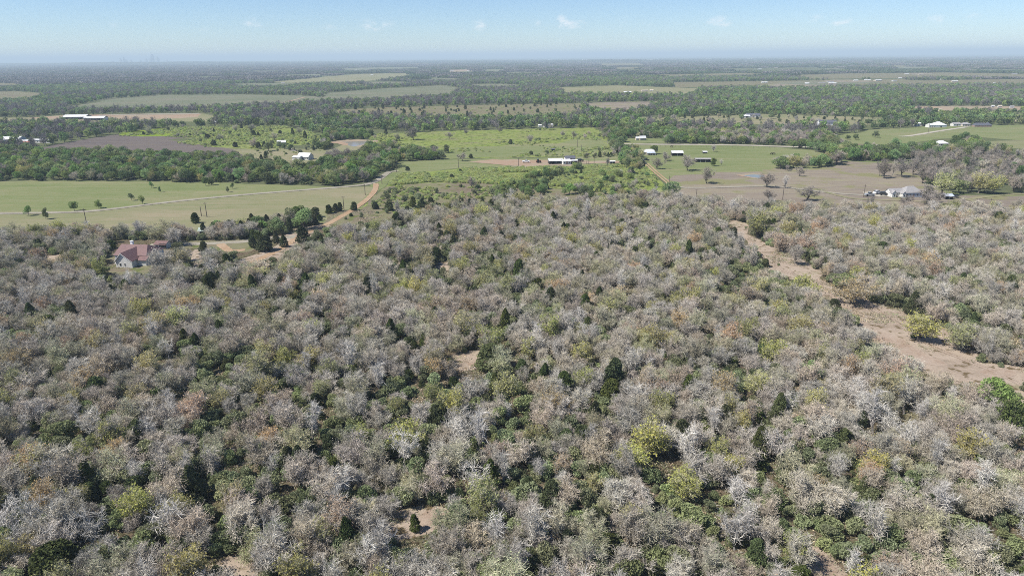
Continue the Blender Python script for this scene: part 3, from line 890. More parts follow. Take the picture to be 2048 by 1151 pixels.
road('yard_lane', [(1940, 398), (1980, 393), (2048, 388), (2300, 380)], 3.4, gm['pale_pasture'], .2)
road('hill_drive', [(1800, 273), (1822, 271.5), (1880, 262), (1935, 254)], 5, gm['caliche'])
road('field_lane', [(560, 207), (585, 201), (612, 194)], 6, gm['bare'])
road('ranch_lane', [(470, 324), (540, 322), (600, 320)], 5, gm['bare'], keep=False)
road('ranch_lane', [(578, 296), (590, 302), (602, 300)], 5, gm['gravel'], keep=False)
road('farm_lane', [(200, 231), (300, 228.5), (400, 228)], 14, gm['gravel'])
road('trail_ruts', [(1478, 458), (1500, 484), (1530, 515), (1560, 538), (1640, 568), (1660, 590)], 1.7, gm['pale_sand'], .2, True, keep=False)
road('trail_ruts', [(1700, 585), (1750, 615), (1800, 648), (1860, 690), (1930, 720), (2000, 748), (2060, 780)], 1.7, gm['pale_sand'], .2, True, keep=False)
road('parking_pad', [(1728, 388), (1760, 389.5), (1800, 390)], 13, gm['caliche'], .2)

# ------------------------------------------------------------------ trees: where they stand
FOOT = []      # building footprints kept clear: (x, y, radius)
for k_ in range(3):
    Gt = Geo()
    q_ = np.concatenate([rng.normal(size=(60, 2)) * .8, rng.uniform(.02, .35, (60, 1))], 1)
    V, Q = leaf_quads(q_, .13, rng); Gt.add(V, Q=Q)
    q_ = np.concatenate([rng.normal(size=(26, 2)) * .8, np.full((26, 1), .03)], 1)
    V, F_ = spikes(q_, q_ + unit(rng, 26) * np.array([.8, .8, .15]), np.full(26, .03)); Gt.add(V, T=F_, m=1)
    T = Geo(); V, Q = prisms([(0, 0, 0)], [(0, 0, .2)], [.02], [.01]); T.add(V, Q=Q)
    register('dry_tuft', T, Gt, [M['bark']], [M[('leaf_dry', 'leaf_shrub', 'leaf_dry')[k_]], M['dead_wood']], .4)
RES = {k: [] for k in PROTO}
SZ = {'pasture_oak': 3.1, 'bare_oak': 3.4, 'dead_tree': 2.7, 'yellow_oak': 3.1, 'russet_oak': 3.1, 'juniper': 2.1, 'green_shrub': 2.2, 'leafy_tree': 4, 'live_oak': 4.3, 'bright_brush': 1.8,
      'far_bare': 4.2, 'far_leafy': 4.2, 'grove_green': 30, 'grove_grey': 30, 'dry_tuft': 1}
FOOTPX = [(270, 514, 9.5), (262, 520, 8), (285, 508, 8), (603, 315, 14), (1810, 390, 14), (1790, 390, 10), (1895, 399, 5), (1125, 327, 22), (1150, 327, 14), (1300, 308, 15), (1355, 310, 9), (1405, 324, 12),
          (1286, 280, 14), (1885, 292, 16), (1830, 294, 10), (20, 286, 22), (85, 285, 20), (145, 238, 30), (188, 240, 26), (1750, 390, 9), (1290, 326, 7)]
for px_, py_, rr_ in FOOTPX:
    q = unproj(px_, py_); FOOT.append((q[0], q[1], rr_))


def free(x, y, near_roads=True, margin=0.0):
    ok = np.ones(x.shape, bool)
    for fx, fy, fr in FOOT: ok &= (x - fx) ** 2 + (y - fy) ** 2 > (fr + margin) ** 2
    if near_roads:
        for Wp, hw in ROADS:
            lo, hi = Wp.min(0) - 8, Wp.max(0) + 8
            c = (x > lo[0]) & (x < hi[0]) & (y > lo[1]) & (y < hi[1]) & ok
            idx = np.where(c)[0]
            for i0 in range(0, len(Wp) - 1):
                a, b = Wp[i0], Wp[i0 + 1]
                ab = b - a; L2 = ab @ ab + 1e-9
                px, py = x[idx] - a[0], y[idx] - a[1]
                t = np.clip((px * ab[0] + py * ab[1]) / L2, 0, 1)
                d2 = (px - t * ab[0]) ** 2 + (py - t * ab[1]) ** 2
                ok[idx] &= d2 > (hw + 1.6 + margin) ** 2
    return ok


def grid(x0, x1, y0, y1, s, rg, jit=.46):
    xs, ys = np.meshgrid(np.arange(x0, x1, s), np.arange(y0, y1, s * .87))
    xs = xs + (np.arange(xs.shape[0]) % 2)[:, None] * s / 2
    xs = xs.ravel() + rg.uniform(-jit, jit, xs.size) * s
    ys = ys.ravel() + rg.uniform(-jit, jit, ys.size) * s
    return xs, ys


def put(kind, x, y, sc):
    RES[kind].append(np.stack([x, y, sc], 1))


def assign(x, y, mix, rg, smin=.75, smax=1.2):
    """share the points out between kinds; MIX = {kind: weight array or number}"""
    ks = list(mix)
    w = np.stack([np.broadcast_to(np.asarray(mix[k], float), x.shape) for k in ks], 1)
    w = np.cumsum(w / w.sum(1, keepdims=True), 1)
    u = rg.uniform(size=len(x))
    pick = (u[:, None] > w).sum(1)
    for i, k in enumerate(ks):
        m = pick == i
        if m.any(): put(k, x[m], y[m], rg.uniform(smin, smax, m.sum()))


def px_of(x, y):
    q = proj(np.stack([x, y, np.zeros_like(x)], 1))
    return q[:, 0], q[:, 1]


def clears(x, y, px, py, polys, tall=6.0, fr=(.0, .4, .8)):
    """outside the open polygons, and far enough in front of them not to stand over them"""
    ok = np.ones(x.shape, bool)
    hp = tall * FPX / np.sqrt(x * x + y * y + H * H)
    for P in polys:
        for f in fr: ok &= ~inpoly(px, py - hp * f * (1.0 if P is TRAIL else 1), P)
    return ok


rg = np.random.default_rng(5)
# near wood: canopy
x, y = grid(-560, 560, 40, 520, 3.9, rg)
px, py = px_of(x, y)
m = inpoly(px, py, WOOD) & (px > -900) & (px < 2950) & (py < 1700)
x, y, px, py = x[m], y[m], px[m], py[m]
m = clears(x, y, px, py, CLEAR) & free(x, y)
x, y, px, py = x[m], y[m], px[m], py[m]
near = np.clip((py - 640) / 400, 0, 1)
cl = fbm(x / 42, y / 42, 3); c2 = fbm(x / 17, y / 17, 9); c3 = fbm(x / 24, y / 24, 17)
m = (c2 > .27 + .05 * near) & ~((fbm(x / 26, y / 26, 31) > .58 - .05 * near) & (rg.uniform(size=len(x)) < .42))                                    # small gaps
x, y, px, py, near, cl, c2, c3 = (a[m] for a in (x, y, px, py, near, cl, c2, c3))
edge = np.clip((470 - py) / 30, 0, 1)
jun = .05 + .5 * np.clip(c3 - .60, 0, 1) + .10 * edge * np.clip(1 - np.abs(px - 560) / 420, 0, 1) * 2
assign(x, y, {'bare_oak': .74, 'dead_tree': .03 + .17 * near + .10 * np.clip(cl - .5, 0, 1), 'yellow_oak': .07 + .40 * np.clip(c2 - .62, 0, 1) * np.clip(px / 1500, .3, 1.3),
              'russet_oak': .032 + .04 * (c3 < .4), 'juniper': jun}, rg, .50, 1.04)
# near wood: understory
x, y = grid(-560, 560, 40, 500, 3.2, rg)
px, py = px_of(x, y)
m = inpoly(px, py, WOOD) & (px > -900) & (px < 2950) & (py < 1700)
x, y, px, py = x[m], y[m], px[m], py[m]
m = clears(x, y, px, py, CLEAR, 2.5, (.0, .7)) & free(x, y)
x, y, px, py = x[m], y[m], px[m], py[m]
c4 = fbm(x / 26, y / 26, 31)
thr = .44 - .26 * np.clip((py - 700) / 430, 0, 1)
m = c4 > thr
x, y = x[m], y[m]
assign(x, y, {'green_shrub': .93, 'juniper': .05}, rg, .4, 1.2)

x, y = grid(-420, 420, 50, 470, 1.5, rg)
px, py = px_of(x, y)
inc = np.zeros(x.shape, bool)
for P in [TRAIL, DRIVE, DRIVE2, YARD, TREES_GAP, C1, C2, C3, C4, C5, C6, C7]: inc |= inpoly(px, py, P)
m = inc & (fbm(x / 7, y / 7, 44) > .60) & free(x, y, True, -1.4)
put('dry_tuft', x[m], y[m], rg.uniform(.5, 1.5, m.sum()))
xa, ya = grid(-330, 330, 55, 300, 1.5, rg)
pa, pb = px_of(xa, ya)
ma = inpoly(pa, pb, WOOD) & (pa > -500) & (pa < 2550) & (pb > 560) & clears(xa, ya, pa, pb, [TRAIL, C1, C2, C3, C6], .1, (.0,)) & (fbm(xa / 5, ya / 5, 45) > .42)
put('dry_tuft', xa[ma], ya[ma], rg.uniform(.5, 1.6, ma.sum()))
m2 = inc & (rg.uniform(size=len(x)) < .010) & free(x, y, True, .5)
put('green_shrub', x[m2], y[m2], rg.uniform(.3, .7, m2.sum()))

# mid-distance woods: everything that is not open land, out to 600 m as full trees
x, y = grid(-760, 800, 300, 820, 5.4, rg)
px, py = px_of(x, y)
dist = np.hypot(x, y)
m = (px > -350) & (px < 2400) & (dist < 700) & ~inpoly(px, py, WOOD) & clears(x, y, px, py, OPEN + CLEAR) & free(x, y)
x, y, px, py = x[m], y[m], px[m], py[m]
BAREWOOD = [(1800, 318), (1850, 314), (2048, 305), (2700, 300), (2700, 400), (2048, 392), (1900, 388), (1840, 350)]
BARE2 = [(1400, 250), (1530, 254), (1700, 268), (1650, 292), (1530, 292), (1340, 268)]
BROWNW = [(640, 322), (735, 308), (760, 322), (740, 340), (660, 338)]
bw = inpoly(px, py, BAREWOOD); b2 = inpoly(px, py, BARE2) | inpoly(px, py, BROWNW)
g1 = fbm(x / 60, y / 60, 51)
green = np.where(bw, .04, np.where(b2, .25, .35 + .9 * np.clip(g1 - .25, 0, 1)))
keep = np.where(bw, rg.uniform(size=len(x)) < .45, True)
green, x, y, bw, b2 = green[keep], x[keep], y[keep], bw[keep], b2[keep]
assign(x, y, {'leafy_tree': green, 'live_oak': green * .32, 'pasture_oak': np.where(bw, .8, np.where(b2, .45, .08)), 'bare_oak': np.where(bw, .12, np.where(b2, .35, .08)), 'yellow_oak': .04, 'juniper': .10, 'green_shrub': np.where(bw, .02, .14)}, rg, .62, 1.08)

# fringes of open land: brush, bushes, lone junipers
def region(poly, s, mix, lo, hi, seed, thr=0.0, scale=25.0):
    W_ = np.array([unproj(*p)[:2] for p in poly])
    r2 = np.random.default_rng(seed)
    x, y = grid(W_[:, 0].min(), W_[:, 0].max(), W_[:, 1].min(), W_[:, 1].max(), s, r2)
    px, py = px_of(x, y)
    m = inpoly(px, py, poly) & free(x, y)
    if thr: m &= fbm(x / scale, y / scale, seed) > thr
    assign(x[m], y[m], mix, r2, lo, hi)


region([(800, 350), (930, 338), (1060, 336), (1285, 331), (1305, 350), (1315, 374), (1180, 376), (1000, 368), (860, 364), (775, 372)], 2.0, {'bright_brush': 1}, .6, 1.3, 61, .34, 22)
region([(780, 374), (1100, 372), (1310, 376), (1320, 398), (1130, 408), (900, 414), (720, 428)], 3.6, {'bright_brush': .8, 'green_shrub': .2}, .5, 1.1, 62, .55, 16)
region([(985, 400), (975, 385), (1000, 374), (1060, 355), (1120, 338), (1165, 336), (1165, 350), (1125, 366), (1105, 380), (1085, 392), (1040, 398)], 4.4, {'leafy_tree': .6, 'green_shrub': .4, 'juniper': .08}, .35, .7, 63, .33, 12)
region([(1110, 392), (1140, 360), (1250, 348), (1300, 352), (1322, 392), (1240, 402), (1130, 404)], 5, {'leafy_tree': .3, 'green_shrub': .4, 'juniper': .1, 'bright_brush': .5, 'bare_oak': .15}, .4, .8, 64, .42, 14)
region([(830, 424), (940, 410), (1000, 408), (1010, 416), (900, 424), (840, 434)], 4, {'juniper': .6, 'green_shrub': .4, 'leafy_tree': .1}, .5, .9, 65, .42, 10)
region(MEADOW, 5, {'bright_brush': .97, 'bare_oak': .015, 'green_shrub': .03, 'juniper': .008}, .5, 1.1, 66, .60, 40)
region(LEFTYEL, 4.2, {'bright_brush': .97, 'green_shrub': .02, 'juniper': .008, 'bare_oak': .008}, .5, 1.2, 67, .40, 40)
region([(500, 296), (560, 292), (640, 290), (660, 300), (640, 308), (560, 312), (520, 322), (480, 318)], 9, {'bright_brush': .5, 'green_shrub': .3, 'juniper': .3, 'leafy_tree': .2}, .5, 1.0, 68, .40, 25)
region([(400, 470), (430, 462), (480, 458), (600, 446), (640, 450), (620, 462), (560, 470), (540, 484), (505, 500), (500, 478), (420, 478)], 5.2, {'juniper': .75, 'leafy_tree': .18, 'green_shrub': .2}, .75, 1.15, 69)
region([(1245, 300), (1275, 298), (1285, 318), (1296, 332), (1270, 345), (1245, 335)], 5.5, {'leafy_tree': .45, 'bare_oak': .35, 'yellow_oak': .15, 'juniper': .1}, .6, .95, 70)
region([(1700, 322), (1812, 318), (1860, 308), (1860, 300), (1700, 304), (1640, 300)], 7, {'leafy_tree': .65, 'live_oak': .25, 'yellow_oak': .1, 'bare_oak': .15}, .75, 1.1, 71, .28, 20)
region([(1545, 337), (1580, 338), (1640, 335), (1690, 328), (1690, 322), (1620, 326), (1550, 329)], 6, {'leafy_tree': .35, 'live_oak': .2, 'bare_oak': .4, 'yellow_oak': .15}, .75, 1.05, 72)
region([(1165, 314), (1240, 310), (1240, 313), (1168, 317)], 4.5, {'juniper': .5, 'green_shrub': .5, 'bare_oak': .1}, .5, .9, 73)
region([(1245, 288), (1260, 280), (1230, 268), (1210, 272), (1235, 300)], 7, {'leafy_tree': .7, 'live_oak': .3}, .7, 1.0, 74)
region(MIDTAN, 22, {'juniper': .5, 'bright_brush': .6, 'green_shrub': .4}, .7, 1.3, 75, .40, 60)
region(RMID, 18, {'juniper': .5, 'leafy_tree': .4, 'green_shrub': .4, 'bare_oak': .2}, .6, 1.0, 76, .40, 60)
region(RBROWN, 26, {'pasture_oak': 1, 'yellow_oak': .1}, .5, .8, 77, .62, 60)

# woods from 700 m to 2.4 km: light trees; from there to 13 km: groves
x, y = grid(-2100, 2100, 480, 2500, 10.5, rg)
px, py = px_of(x, y); dist = np.hypot(x, y)
m = (px > -350) & (px < 2400) & (dist >= 700) & (dist < 2400) & clears(x, y, px, py, OPEN) & free(x, y, True)
g1 = fbm(x / 190, y / 190, 81)
gap = fbm(x / 70, y / 70, 82)
m &= gap > .24
x, y, px, py, g1 = x[m], y[m], px[m], py[m], g1[m]
GREYS = [BARE2, [(750, 195), (900, 200), (990, 210), (760, 222)], [(-400, 215), (330, 214), (420, 222), (300, 226), (-400, 232)], [(1550, 262), (1800, 262), (1690, 282), (1560, 276)],
         [(-400, 262), (180, 262), (150, 280), (-400, 280)], [(1560, 205), (1700, 203), (1750, 212), (1560, 215)]]
gz = np.zeros(x.shape, bool)
for P in GREYS: gz |= inpoly(px, py, P)
green = np.where(gz, .25, .30 + 1.5 * np.clip(g1 - .32, 0, 1) + .25 * (px > 1150))
assign(x, y, {'far_leafy': green, 'far_bare': np.clip(.62 - green * .5, .05, 1)}, rg, .75, 1.25)
x, y = grid(-10500, 10500, 1900, 13500, 46, rg)
px, py = px_of(x, y); dist = np.hypot(x, y)
m = (px > -250) & (px < 2300) & (dist >= 2400) & (dist < 13000) & clears(x, y, px, py, OPEN)
gap = fbm(x / 600, y / 300, 92)
m &= gap > .37
g1 = fbm(x / 900, y / 900, 91)
x, y, px, py, g1 = x[m], y[m], px[m], py[m], g1[m]
lf = (px < 650) & (py < 168)
green = np.clip(.15 + 1.6 * (g1 - .30), .05, .95) * np.where(lf, .3, 1)
assign(x, y, {'grove_green': green, 'grove_grey': 1 - green}, rg, .7, 1.3)

# ------------------------------------------------------------------ tree builders
NAMES = {'pasture_oak': ('pasture_oak', 'pasture oak'), 'bare_oak': ('bare_oak', 'bare oak'), 'dead_tree': ('bleached_tree', 'bleached tree'), 'yellow_oak': ('budding_oak', 'budding oak'),
         'russet_oak': ('russet_oak', 'russet oak'), 'juniper': ('juniper_tree', 'juniper'), 'green_shrub': ('green_shrub', 'shrub'),
         'leafy_tree': ('leafy_tree', 'leafy tree'), 'live_oak': ('live_oak', 'live oak')}
LOOK = {'pasture_oak': ['dark limbed leafless pasture oak', 'leafless pasture oak with faint buds', 'spreading leafless pasture oak', 'grey brown leafless pasture oak'], 'bare_oak': ['grey leafless oak with a dense twiggy crown', 'grey leafless oak with faint pink buds', 'pinkish leafless oak with a fuzzy crown',
                     'olive grey leafless oak with a rounded crown', 'silver grey leafless oak', 'pinkish grey leafless oak', 'brownish grey leafless oak'],
        'dead_tree': ['bleached bare tree with upright pale limbs', 'grey bare tree with white branch tips', 'whitish dead tree with open branches', 'grey upright bare tree'],
        'yellow_oak': ['yellow green budding oak'] * 3, 'russet_oak': ['russet orange budding oak'] * 2,
        'juniper': ['dark green pointed juniper', 'dark green squat juniper', 'tall narrow dark juniper', 'low rounded dark juniper'],
        'green_shrub': ['grey green understory shrub', 'upright green understory shrub', 'low green understory shrub', 'broad green understory shrub'],
        'leafy_tree': ['fresh green leafy tree', 'big green leafy tree', 'small green leafy tree', 'tall green leafy tree'],
        'live_oak': ['deep green rounded live oak', 'broad deep green live oak']}
GROUPS = {'pasture_oak': 'leafless oaks of the pasture and bare grove', 'bare_oak': 'leafless oaks of the wood', 'dead_tree': 'bleached bare trees of the wood', 'yellow_oak': 'yellow green budding oaks', 'russet_oak': 'russet budding oaks',
          'juniper': 'dark junipers', 'green_shrub': 'green shrubs under the oaks', 'leafy_tree': 'green leafy trees of the middle distance', 'live_oak': 'deep green live oaks'}
NTREE = {k: 0 for k in NAMES}
rt = random.Random(3)


def tree(kind, x, y, label, sc=1.0, w=1.0, var=None, rz=None, z=0.0):
    P = PROTO[kind]
    var = rt.randrange(len(P)) if var is None else var
    tm, cm, _, hh = P[var % len(P)]
    nm, cat = NAMES[kind]
    o = thing(nm, label, cat, (x, y, z), rt.uniform(0, 6.283) if rz is None else rz, GROUPS[kind])
    o.scale = (sc * w * rt.uniform(.93, 1.07), sc * w * rt.uniform(.93, 1.07), sc)
    o.rotation_euler[0] = rt.gauss(0, .05); o.rotation_euler[1] = rt.gauss(0, .05)
    link('trunk', tm, o); link('crown', cm, o)
    NTREE[kind] += 1
    return o


# single trees that stand out, each where the photograph has it: kind, x, y of the foot, height, crown width (pixels), variant, label
LONE = [
    ('leafy_tree', 58, 431, 17, 12, 1, 'small pasture tree just above the gravel road, westernmost of the row'),
    ('leafy_tree', 92, 438, 20, 12, 2, 'small pasture tree standing just below the gravel road'),
    ('leafy_tree', 149, 421.5, 17, 15, 0, 'small round pasture tree touching the gravel road'),
    ('leafy_tree', 198, 416.5, 15, 13, 2, 'small flat topped pasture tree above the gravel road'),
    ('leafy_tree', 263, 401, 13.5, 10, 1, 'small pasture tree, upper of the pair midway along the road'),
    ('leafy_tree', 286, 408, 16, 10, 3, 'small pasture tree, lower of the pair midway along the road'),
    ('leafy_tree', 303, 376, 12, 7, 1, 'thin little tree high in the pasture, farther of two'),
    ('leafy_tree', 320, 384.5, 11, 6, 2, 'thin little tree high in the pasture, nearer of two'),
    ('leafy_tree', 411, 371, 17, 12, 0, 'green tree standing off the wood edge, beside its twin'),
    ('live_oak', 423, 370, 15, 13, 0, 'darker tree standing off the wood edge, beside its twin'),
    ('leafy_tree', 455.5, 384.5, 11, 7, 3, 'little pasture tree on a worn sandy patch'),
    ('leafy_tree', 465, 377, 11, 7, 1, 'little pasture tree above the worn sandy patch'),
    ('juniper', 708, 421, 17, 15, 3, 'round dark juniper alone beside the orange dirt road'),
    ('juniper', 702, 433, 7, 8, 3, 'tiny dark juniper below the round one by the dirt road'),
    ('juniper', 630, 434, 19, 24, 3, 'wide dark juniper at the left end of the roadside clump'),
    ('juniper', 640, 441, 11, 12, 3, 'small dark juniper in front of the roadside clump'),
    ('juniper', 659, 427, 17, 16, 3, 'dark juniper in the middle of the roadside clump'),
    ('juniper', 671, 424, 17, 12, 1, 'dark juniper next to the pole by the dirt road'),
    ('juniper', 680, 422, 17, 13, 3, 'dark juniper nearest the orange dirt road in the clump'),
    ('juniper', 815, 341, 8, 10, 3, 'small cone shaped juniper above the lime brush'),
    ('juniper', 903, 357, 9, 11, 1, 'small cone shaped juniper within the lime brush'),
    ('juniper', 921, 346, 8, 8, 3, 'small dark bush at the top of the lime brush'),
    ('juniper', 860, 358, 5, 9, 3, 'low dark bush in the middle of the lime brush'),
    ('juniper', 831, 360, 5, 9, 3, 'low dark bush at the near side of the lime brush'),
    ('juniper', 862, 411, 17, 15, 1, 'dark juniper at the wood edge under the dry grass'),
    ('juniper', 825, 415, 22, 17, 0, 'tall dark juniper where the dry grass meets the wood'),
    ('juniper', 840, 418, 17, 14, 2, 'dark juniper leaning against the taller one at the wood edge'),
    ('juniper', 751, 418, 14, 16, 3, 'rounded juniper beside the verge east of the dirt road'),
    ('juniper', 778, 421, 17, 22, 3, 'wide dark juniper at the verge east of the dirt road'),
    ('bare_oak', 943, 380, 24, 18, 0, 'dark leafless tree alone in the pale grass below the lime brush'),
    ('bare_oak', 925, 321.5, 14, 20, 4, 'leafless tree alone on the pasture west of the barns'),
    ('juniper', 942, 316, 8, 9, 3, 'small dark bush beside the leafless tree west of the barns'),
    ('live_oak', 893, 306, 16, 14, 0, 'round green tree at the end of the tree belt'),
    ('live_oak', 866, 303, 14, 14, 1, 'green tree second from the end of the tree belt'),
    ('bare_oak', 827, 280, 22, 27, 3, 'large leafless oak in the yellow meadow'),
    ('bare_oak', 899, 277, 11, 17, 5, 'small grey leafless tree in the yellow meadow'),
    ('bare_oak', 932, 269, 9, 12, 2, 'faint grey leafless tree high in the yellow meadow'),
    ('bare_oak', 1000, 265, 8, 11, 5, 'faint grey leafless tree at the far side of the meadow'),
    ('juniper', 416, 277, 8, 12, 3, 'dark bush alone in the yellow brush field'),
    ('juniper', 428, 291, 10, 12, 3, 'dark bush at the near side of the yellow brush field'),
    ('juniper', 471, 294, 9, 11, 3, 'dark bush between ploughed soil and brush'),
    ('juniper', 1062, 309, 7, 10, 3, 'dark bush alone above the bare earth by the barns'),
    ('bare_oak', 1215, 332, 14, 12, 1, 'dark bare tree beside the small white shed on the track'),
    ('live_oak', 1308, 308, 18, 16, 1, 'dark tree beside the white roofed farmhouse'),
    ('bare_oak', 1330, 321, 14, 19, 3, 'rounded leafless oak below the white pole barn'),
    ('bare_oak', 1314, 338, 19, 23, 1, 'leafless oak beside the bend of the farm drive'),
    ('bare_oak', 1375, 341, 26, 29, 0, 'spreading leafless oak in the pasture below the long dark barn'),
    ('live_oak', 1426, 332, 15, 13, 0, 'small dark tree at the right end of the long dark barn'),
    ('dead_tree', 1442, 331, 11, 9, 1, 'small twisted bare tree right of the long dark barn'),
    ('dead_tree', 1426, 303, 12, 16, 3, 'twisted dead tree alone in the green pasture'),
    ('bare_oak', 1413, 367, 28, 29, 5, 'dark leafless oak standing on a round patch of leaf litter'),
    ('bare_oak', 1533, 375, 26, 31, 2, 'wide leafless oak standing below the small pond'),
    ('dead_tree', 1570, 376, 21, 17, 1, 'sparse bare tree right of the oak below the pond'),
    ('bare_oak', 1536, 403, 21, 24, 4, 'sparse leafless oak with mistletoe clumps near the wood edge'),
    ('bare_oak', 1615, 401, 24, 38, 5, 'dark broad leafless oak in the brown pasture'),
    ('bare_oak', 1644, 410, 12, 10, 1, 'small bare tree at the wood edge near the looping track'),
    ('bare_oak', 1759, 352, 27, 15, 4, 'narrow leafless tree at the pasture edge, first of three'),
    ('bare_oak', 1769, 356, 28, 26, 1, 'leafless tree with dark trunk at the pasture edge'),
    ('dead_tree', 1784, 351, 24, 14, 3, 'upright bare tree third along the pasture edge'),
    ('bare_oak', 1804, 354, 28, 28, 0, 'large leafless oak at the start of the bare grove'),
    ('bare_oak', 1826, 350, 27, 24, 5, 'leafless oak behind the grey roofed house'),
    ('bare_oak', 1845, 367, 27, 26, 6, 'leafless oak with a dark straight trunk behind the house'),
    ('bare_oak', 1863, 371, 32, 26, 2, 'tall leafless oak right behind the grey roofed house'),
    ('yellow_oak', 1885, 392, 33, 42, 1, 'large pale green oak shading the small blue roofed shed'),
    ('leafy_tree', 1917, 386, 24, 30, 0, 'green tree behind the small blue roofed shed'),
    ('bare_oak', 1935, 384, 26, 22, 6, 'leafless oak between the two pale green oaks'),
    ('yellow_oak', 1956, 386, 29, 34, 0, 'spreading pale green oak on the grass right of the shed'),
    ('yellow_oak', 1986, 388, 27, 31, 2, 'pale green oak with dark trunk by the yard lane'),
    ('bare_oak', 2028, 385, 25, 22, 5, 'leafless oak above the fork of the yard lanes'),
    ('bare_oak', 1855, 406, 27, 46, 3, 'very broad leafless oak in front of the grey roofed house'),
    ('bare_oak', 1812, 415, 19, 26, 4, 'several stemmed leafless tree below the grey roofed house'),
    ('live_oak', 1560, 337, 21, 33, 1, 'dense dark green tree at the left end of the hedge row'),
    ('yellow_oak', 1588, 336, 20, 28, 1, 'pale brownish oak second in the hedge row'),
    ('yellow_oak', 1648, 329, 20, 22, 2, 'yellow green oak toward the right of the hedge row'),
    ('bare_oak', 1672, 330, 22, 28, 0, 'rounded grey oak at the right end of the hedge row'),
    ('leafy_tree', 1710, 279, 10, 14, 0, 'small green tree on the hill pasture, right one of two'),
    ('leafy_tree', 1695, 279, 8, 11, 2, 'small green bush on the hill pasture, left one of two'),
    ('leafy_tree', 1750, 275, 12, 13, 3, 'leaning green tree on the hill pasture'),
    ('russet_oak', 1560, 503, 32, 42, 0, 'russet orange oak standing on the sandy trail'),
    ('bare_oak', 1588, 530, 38, 32, 2, 'pinkish leafless tree alone on the sandy trail'),
    ('yellow_oak', 1515, 475, 44, 44, 0, 'yellow green oak at the upper end of the sandy trail'),
    ('leafy_tree', 1684, 580, 32, 44, 0, 'bright green tree in the middle of the sandy trail'),
    ('russet_oak', 1708, 608, 42, 68, 1, 'wide russet topped oak overhanging the sandy trail'),
    ('yellow_oak', 1840, 684, 44, 58, 1, 'dome shaped yellow green oak alone on the sandy trail'),
    ('bare_oak', 1868, 650, 36, 40, 5, 'low grey leafless bush at the edge of the trail clearing'),
    ('yellow_oak', 1915, 700, 42, 52, 2, 'yellow green oak next along from the domed one'),
    ('leafy_tree', 1985, 830, 66, 66, 1, 'bright green topped tree at the right edge beside the trail'),
    ('live_oak', 2022, 872, 62, 56, 0, 'deep green tree at the far right edge beside the bare earth'),
    ('juniper', 530, 502, 30, 36, 3, 'big rounded juniper in the bend of the dirt road'),
    ('juniper', 608, 486, 33, 30, 0, 'tall juniper beside the orange dirt road'),
    ('juniper', 570, 494, 24, 20, 2, 'slim juniper between the two dirt road bends'),
    ('juniper', 407, 505, 22, 18, 0, 'dark juniper on the lawn right of the red roofed house'),
    ('bare_oak', 325, 488, 38, 46, 3, 'leafless oak behind the red roofed house'),
    ('bare_oak', 350, 492, 30, 36, 0, 'leafless oak shading the drive by the red roofed house'),
    ('bare_oak', 322, 548, 44, 56, 1, 'leafless oak covering the right end of the red roofed house'),
    ('yellow_oak', 366, 545, 36, 40, 0, 'yellow budding oak right of the red roofed house'),
    ('juniper', 1224, 790, 78, 52, 0, 'tall pointed dark juniper in the middle of the wood'),
    ('juniper', 1222, 806, 50, 50, 3, 'green juniper directly below the tall pointed one'),
    ('juniper', 1127, 800, 62, 46, 0, 'dark juniper left of the tall pointed one'),
    ('juniper', 1163, 895, 50, 44, 1, 'dark juniper with bare branches in front of it'),
    ('juniper', 1062, 922, 52, 44, 3, 'round black green juniper in the lower middle'),
    ('juniper', 880, 858, 52, 60, 3, 'pair like round green juniper above the lime oak'),
    ('juniper', 985, 735, 50, 66, 1, 'wide dark juniper beside the pale sandy gap'),
    ('yellow_oak', 815, 905, 60, 66, 0, 'lime yellow oak beside the round green juniper'),
    ('yellow_oak', 520, 765, 52, 70, 1, 'yellow budding oak in the left half of the wood'),
    ('yellow_oak', 1262, 945, 56, 64, 2, 'yellow budding oak low in the middle of the wood'),
    ('yellow_oak', 1768, 815, 50, 66, 0, 'olive yellow oak at the right of the wood'),
    ('yellow_oak', 1160, 735, 44, 56, 1, 'pale yellow oak left above the tall juniper'),
    ('yellow_oak', 1370, 1000, 54, 70, 2, 'tan yellow oak low in the wood right of centre'),
    ('leafy_tree', 1615, 770, 48, 50, 2, 'mid green tree in the right half of the wood'),
    ('juniper', 120, 1151, 60, 90, 3, 'wide dark juniper in the bottom left corner'),
    ('juniper', 832, 1062, 38, 24, 0, 'small dark juniper on the sandy clearing'),
    ('juniper', 1512, 838, 34, 36, 3, 'small dark juniper right of the wood centre'),
    ('live_oak', 520, 460, 26, 40, 0, 'bright tree group behind the small green shed'),
    ('juniper', 391, 446, 19, 18, 3, 'dark juniper beside the first pole at the wood edge'),
    ('russet_oak', 520, 555, 30, 52, 0, 'russet topped oak below the dirt road'),
    ('yellow_oak', 523, 567, 28, 44, 1, 'tawny yellow oak in front of the russet topped one'),
    ('yellow_oak', 650, 580, 30, 42, 1, 'olive yellow oak midway across the upper wood'),
    ('yellow_oak', 925, 552, 34, 46, 2, 'olive yellow oak in the upper middle of the wood'),
    ('yellow_oak', 988, 562, 28, 34, 0, 'small lime oak in the upper middle of the wood'),
    ('yellow_oak', 1190, 512, 24, 38, 0, 'lime yellow oak high in the middle of the wood'),
    ('russet_oak', 1040, 515, 28, 50, 1, 'wide russet oak high in the middle of the wood'),
    ('yellow_oak', 1215, 640, 40, 46, 1, 'yellow green oak at the centre of the wood'),
    ('yellow_oak', 1605, 598, 38, 62, 1, 'wide yellow green oak just left of the trail'),
    ('yellow_oak', 1520, 600, 36, 50, 0, 'yellow oak left of the wide one by the trail'),
    ('russet_oak', 1172, 612, 22, 42, 1, 'small russet oak at the centre of the wood'),
]
KEEPOUT = []
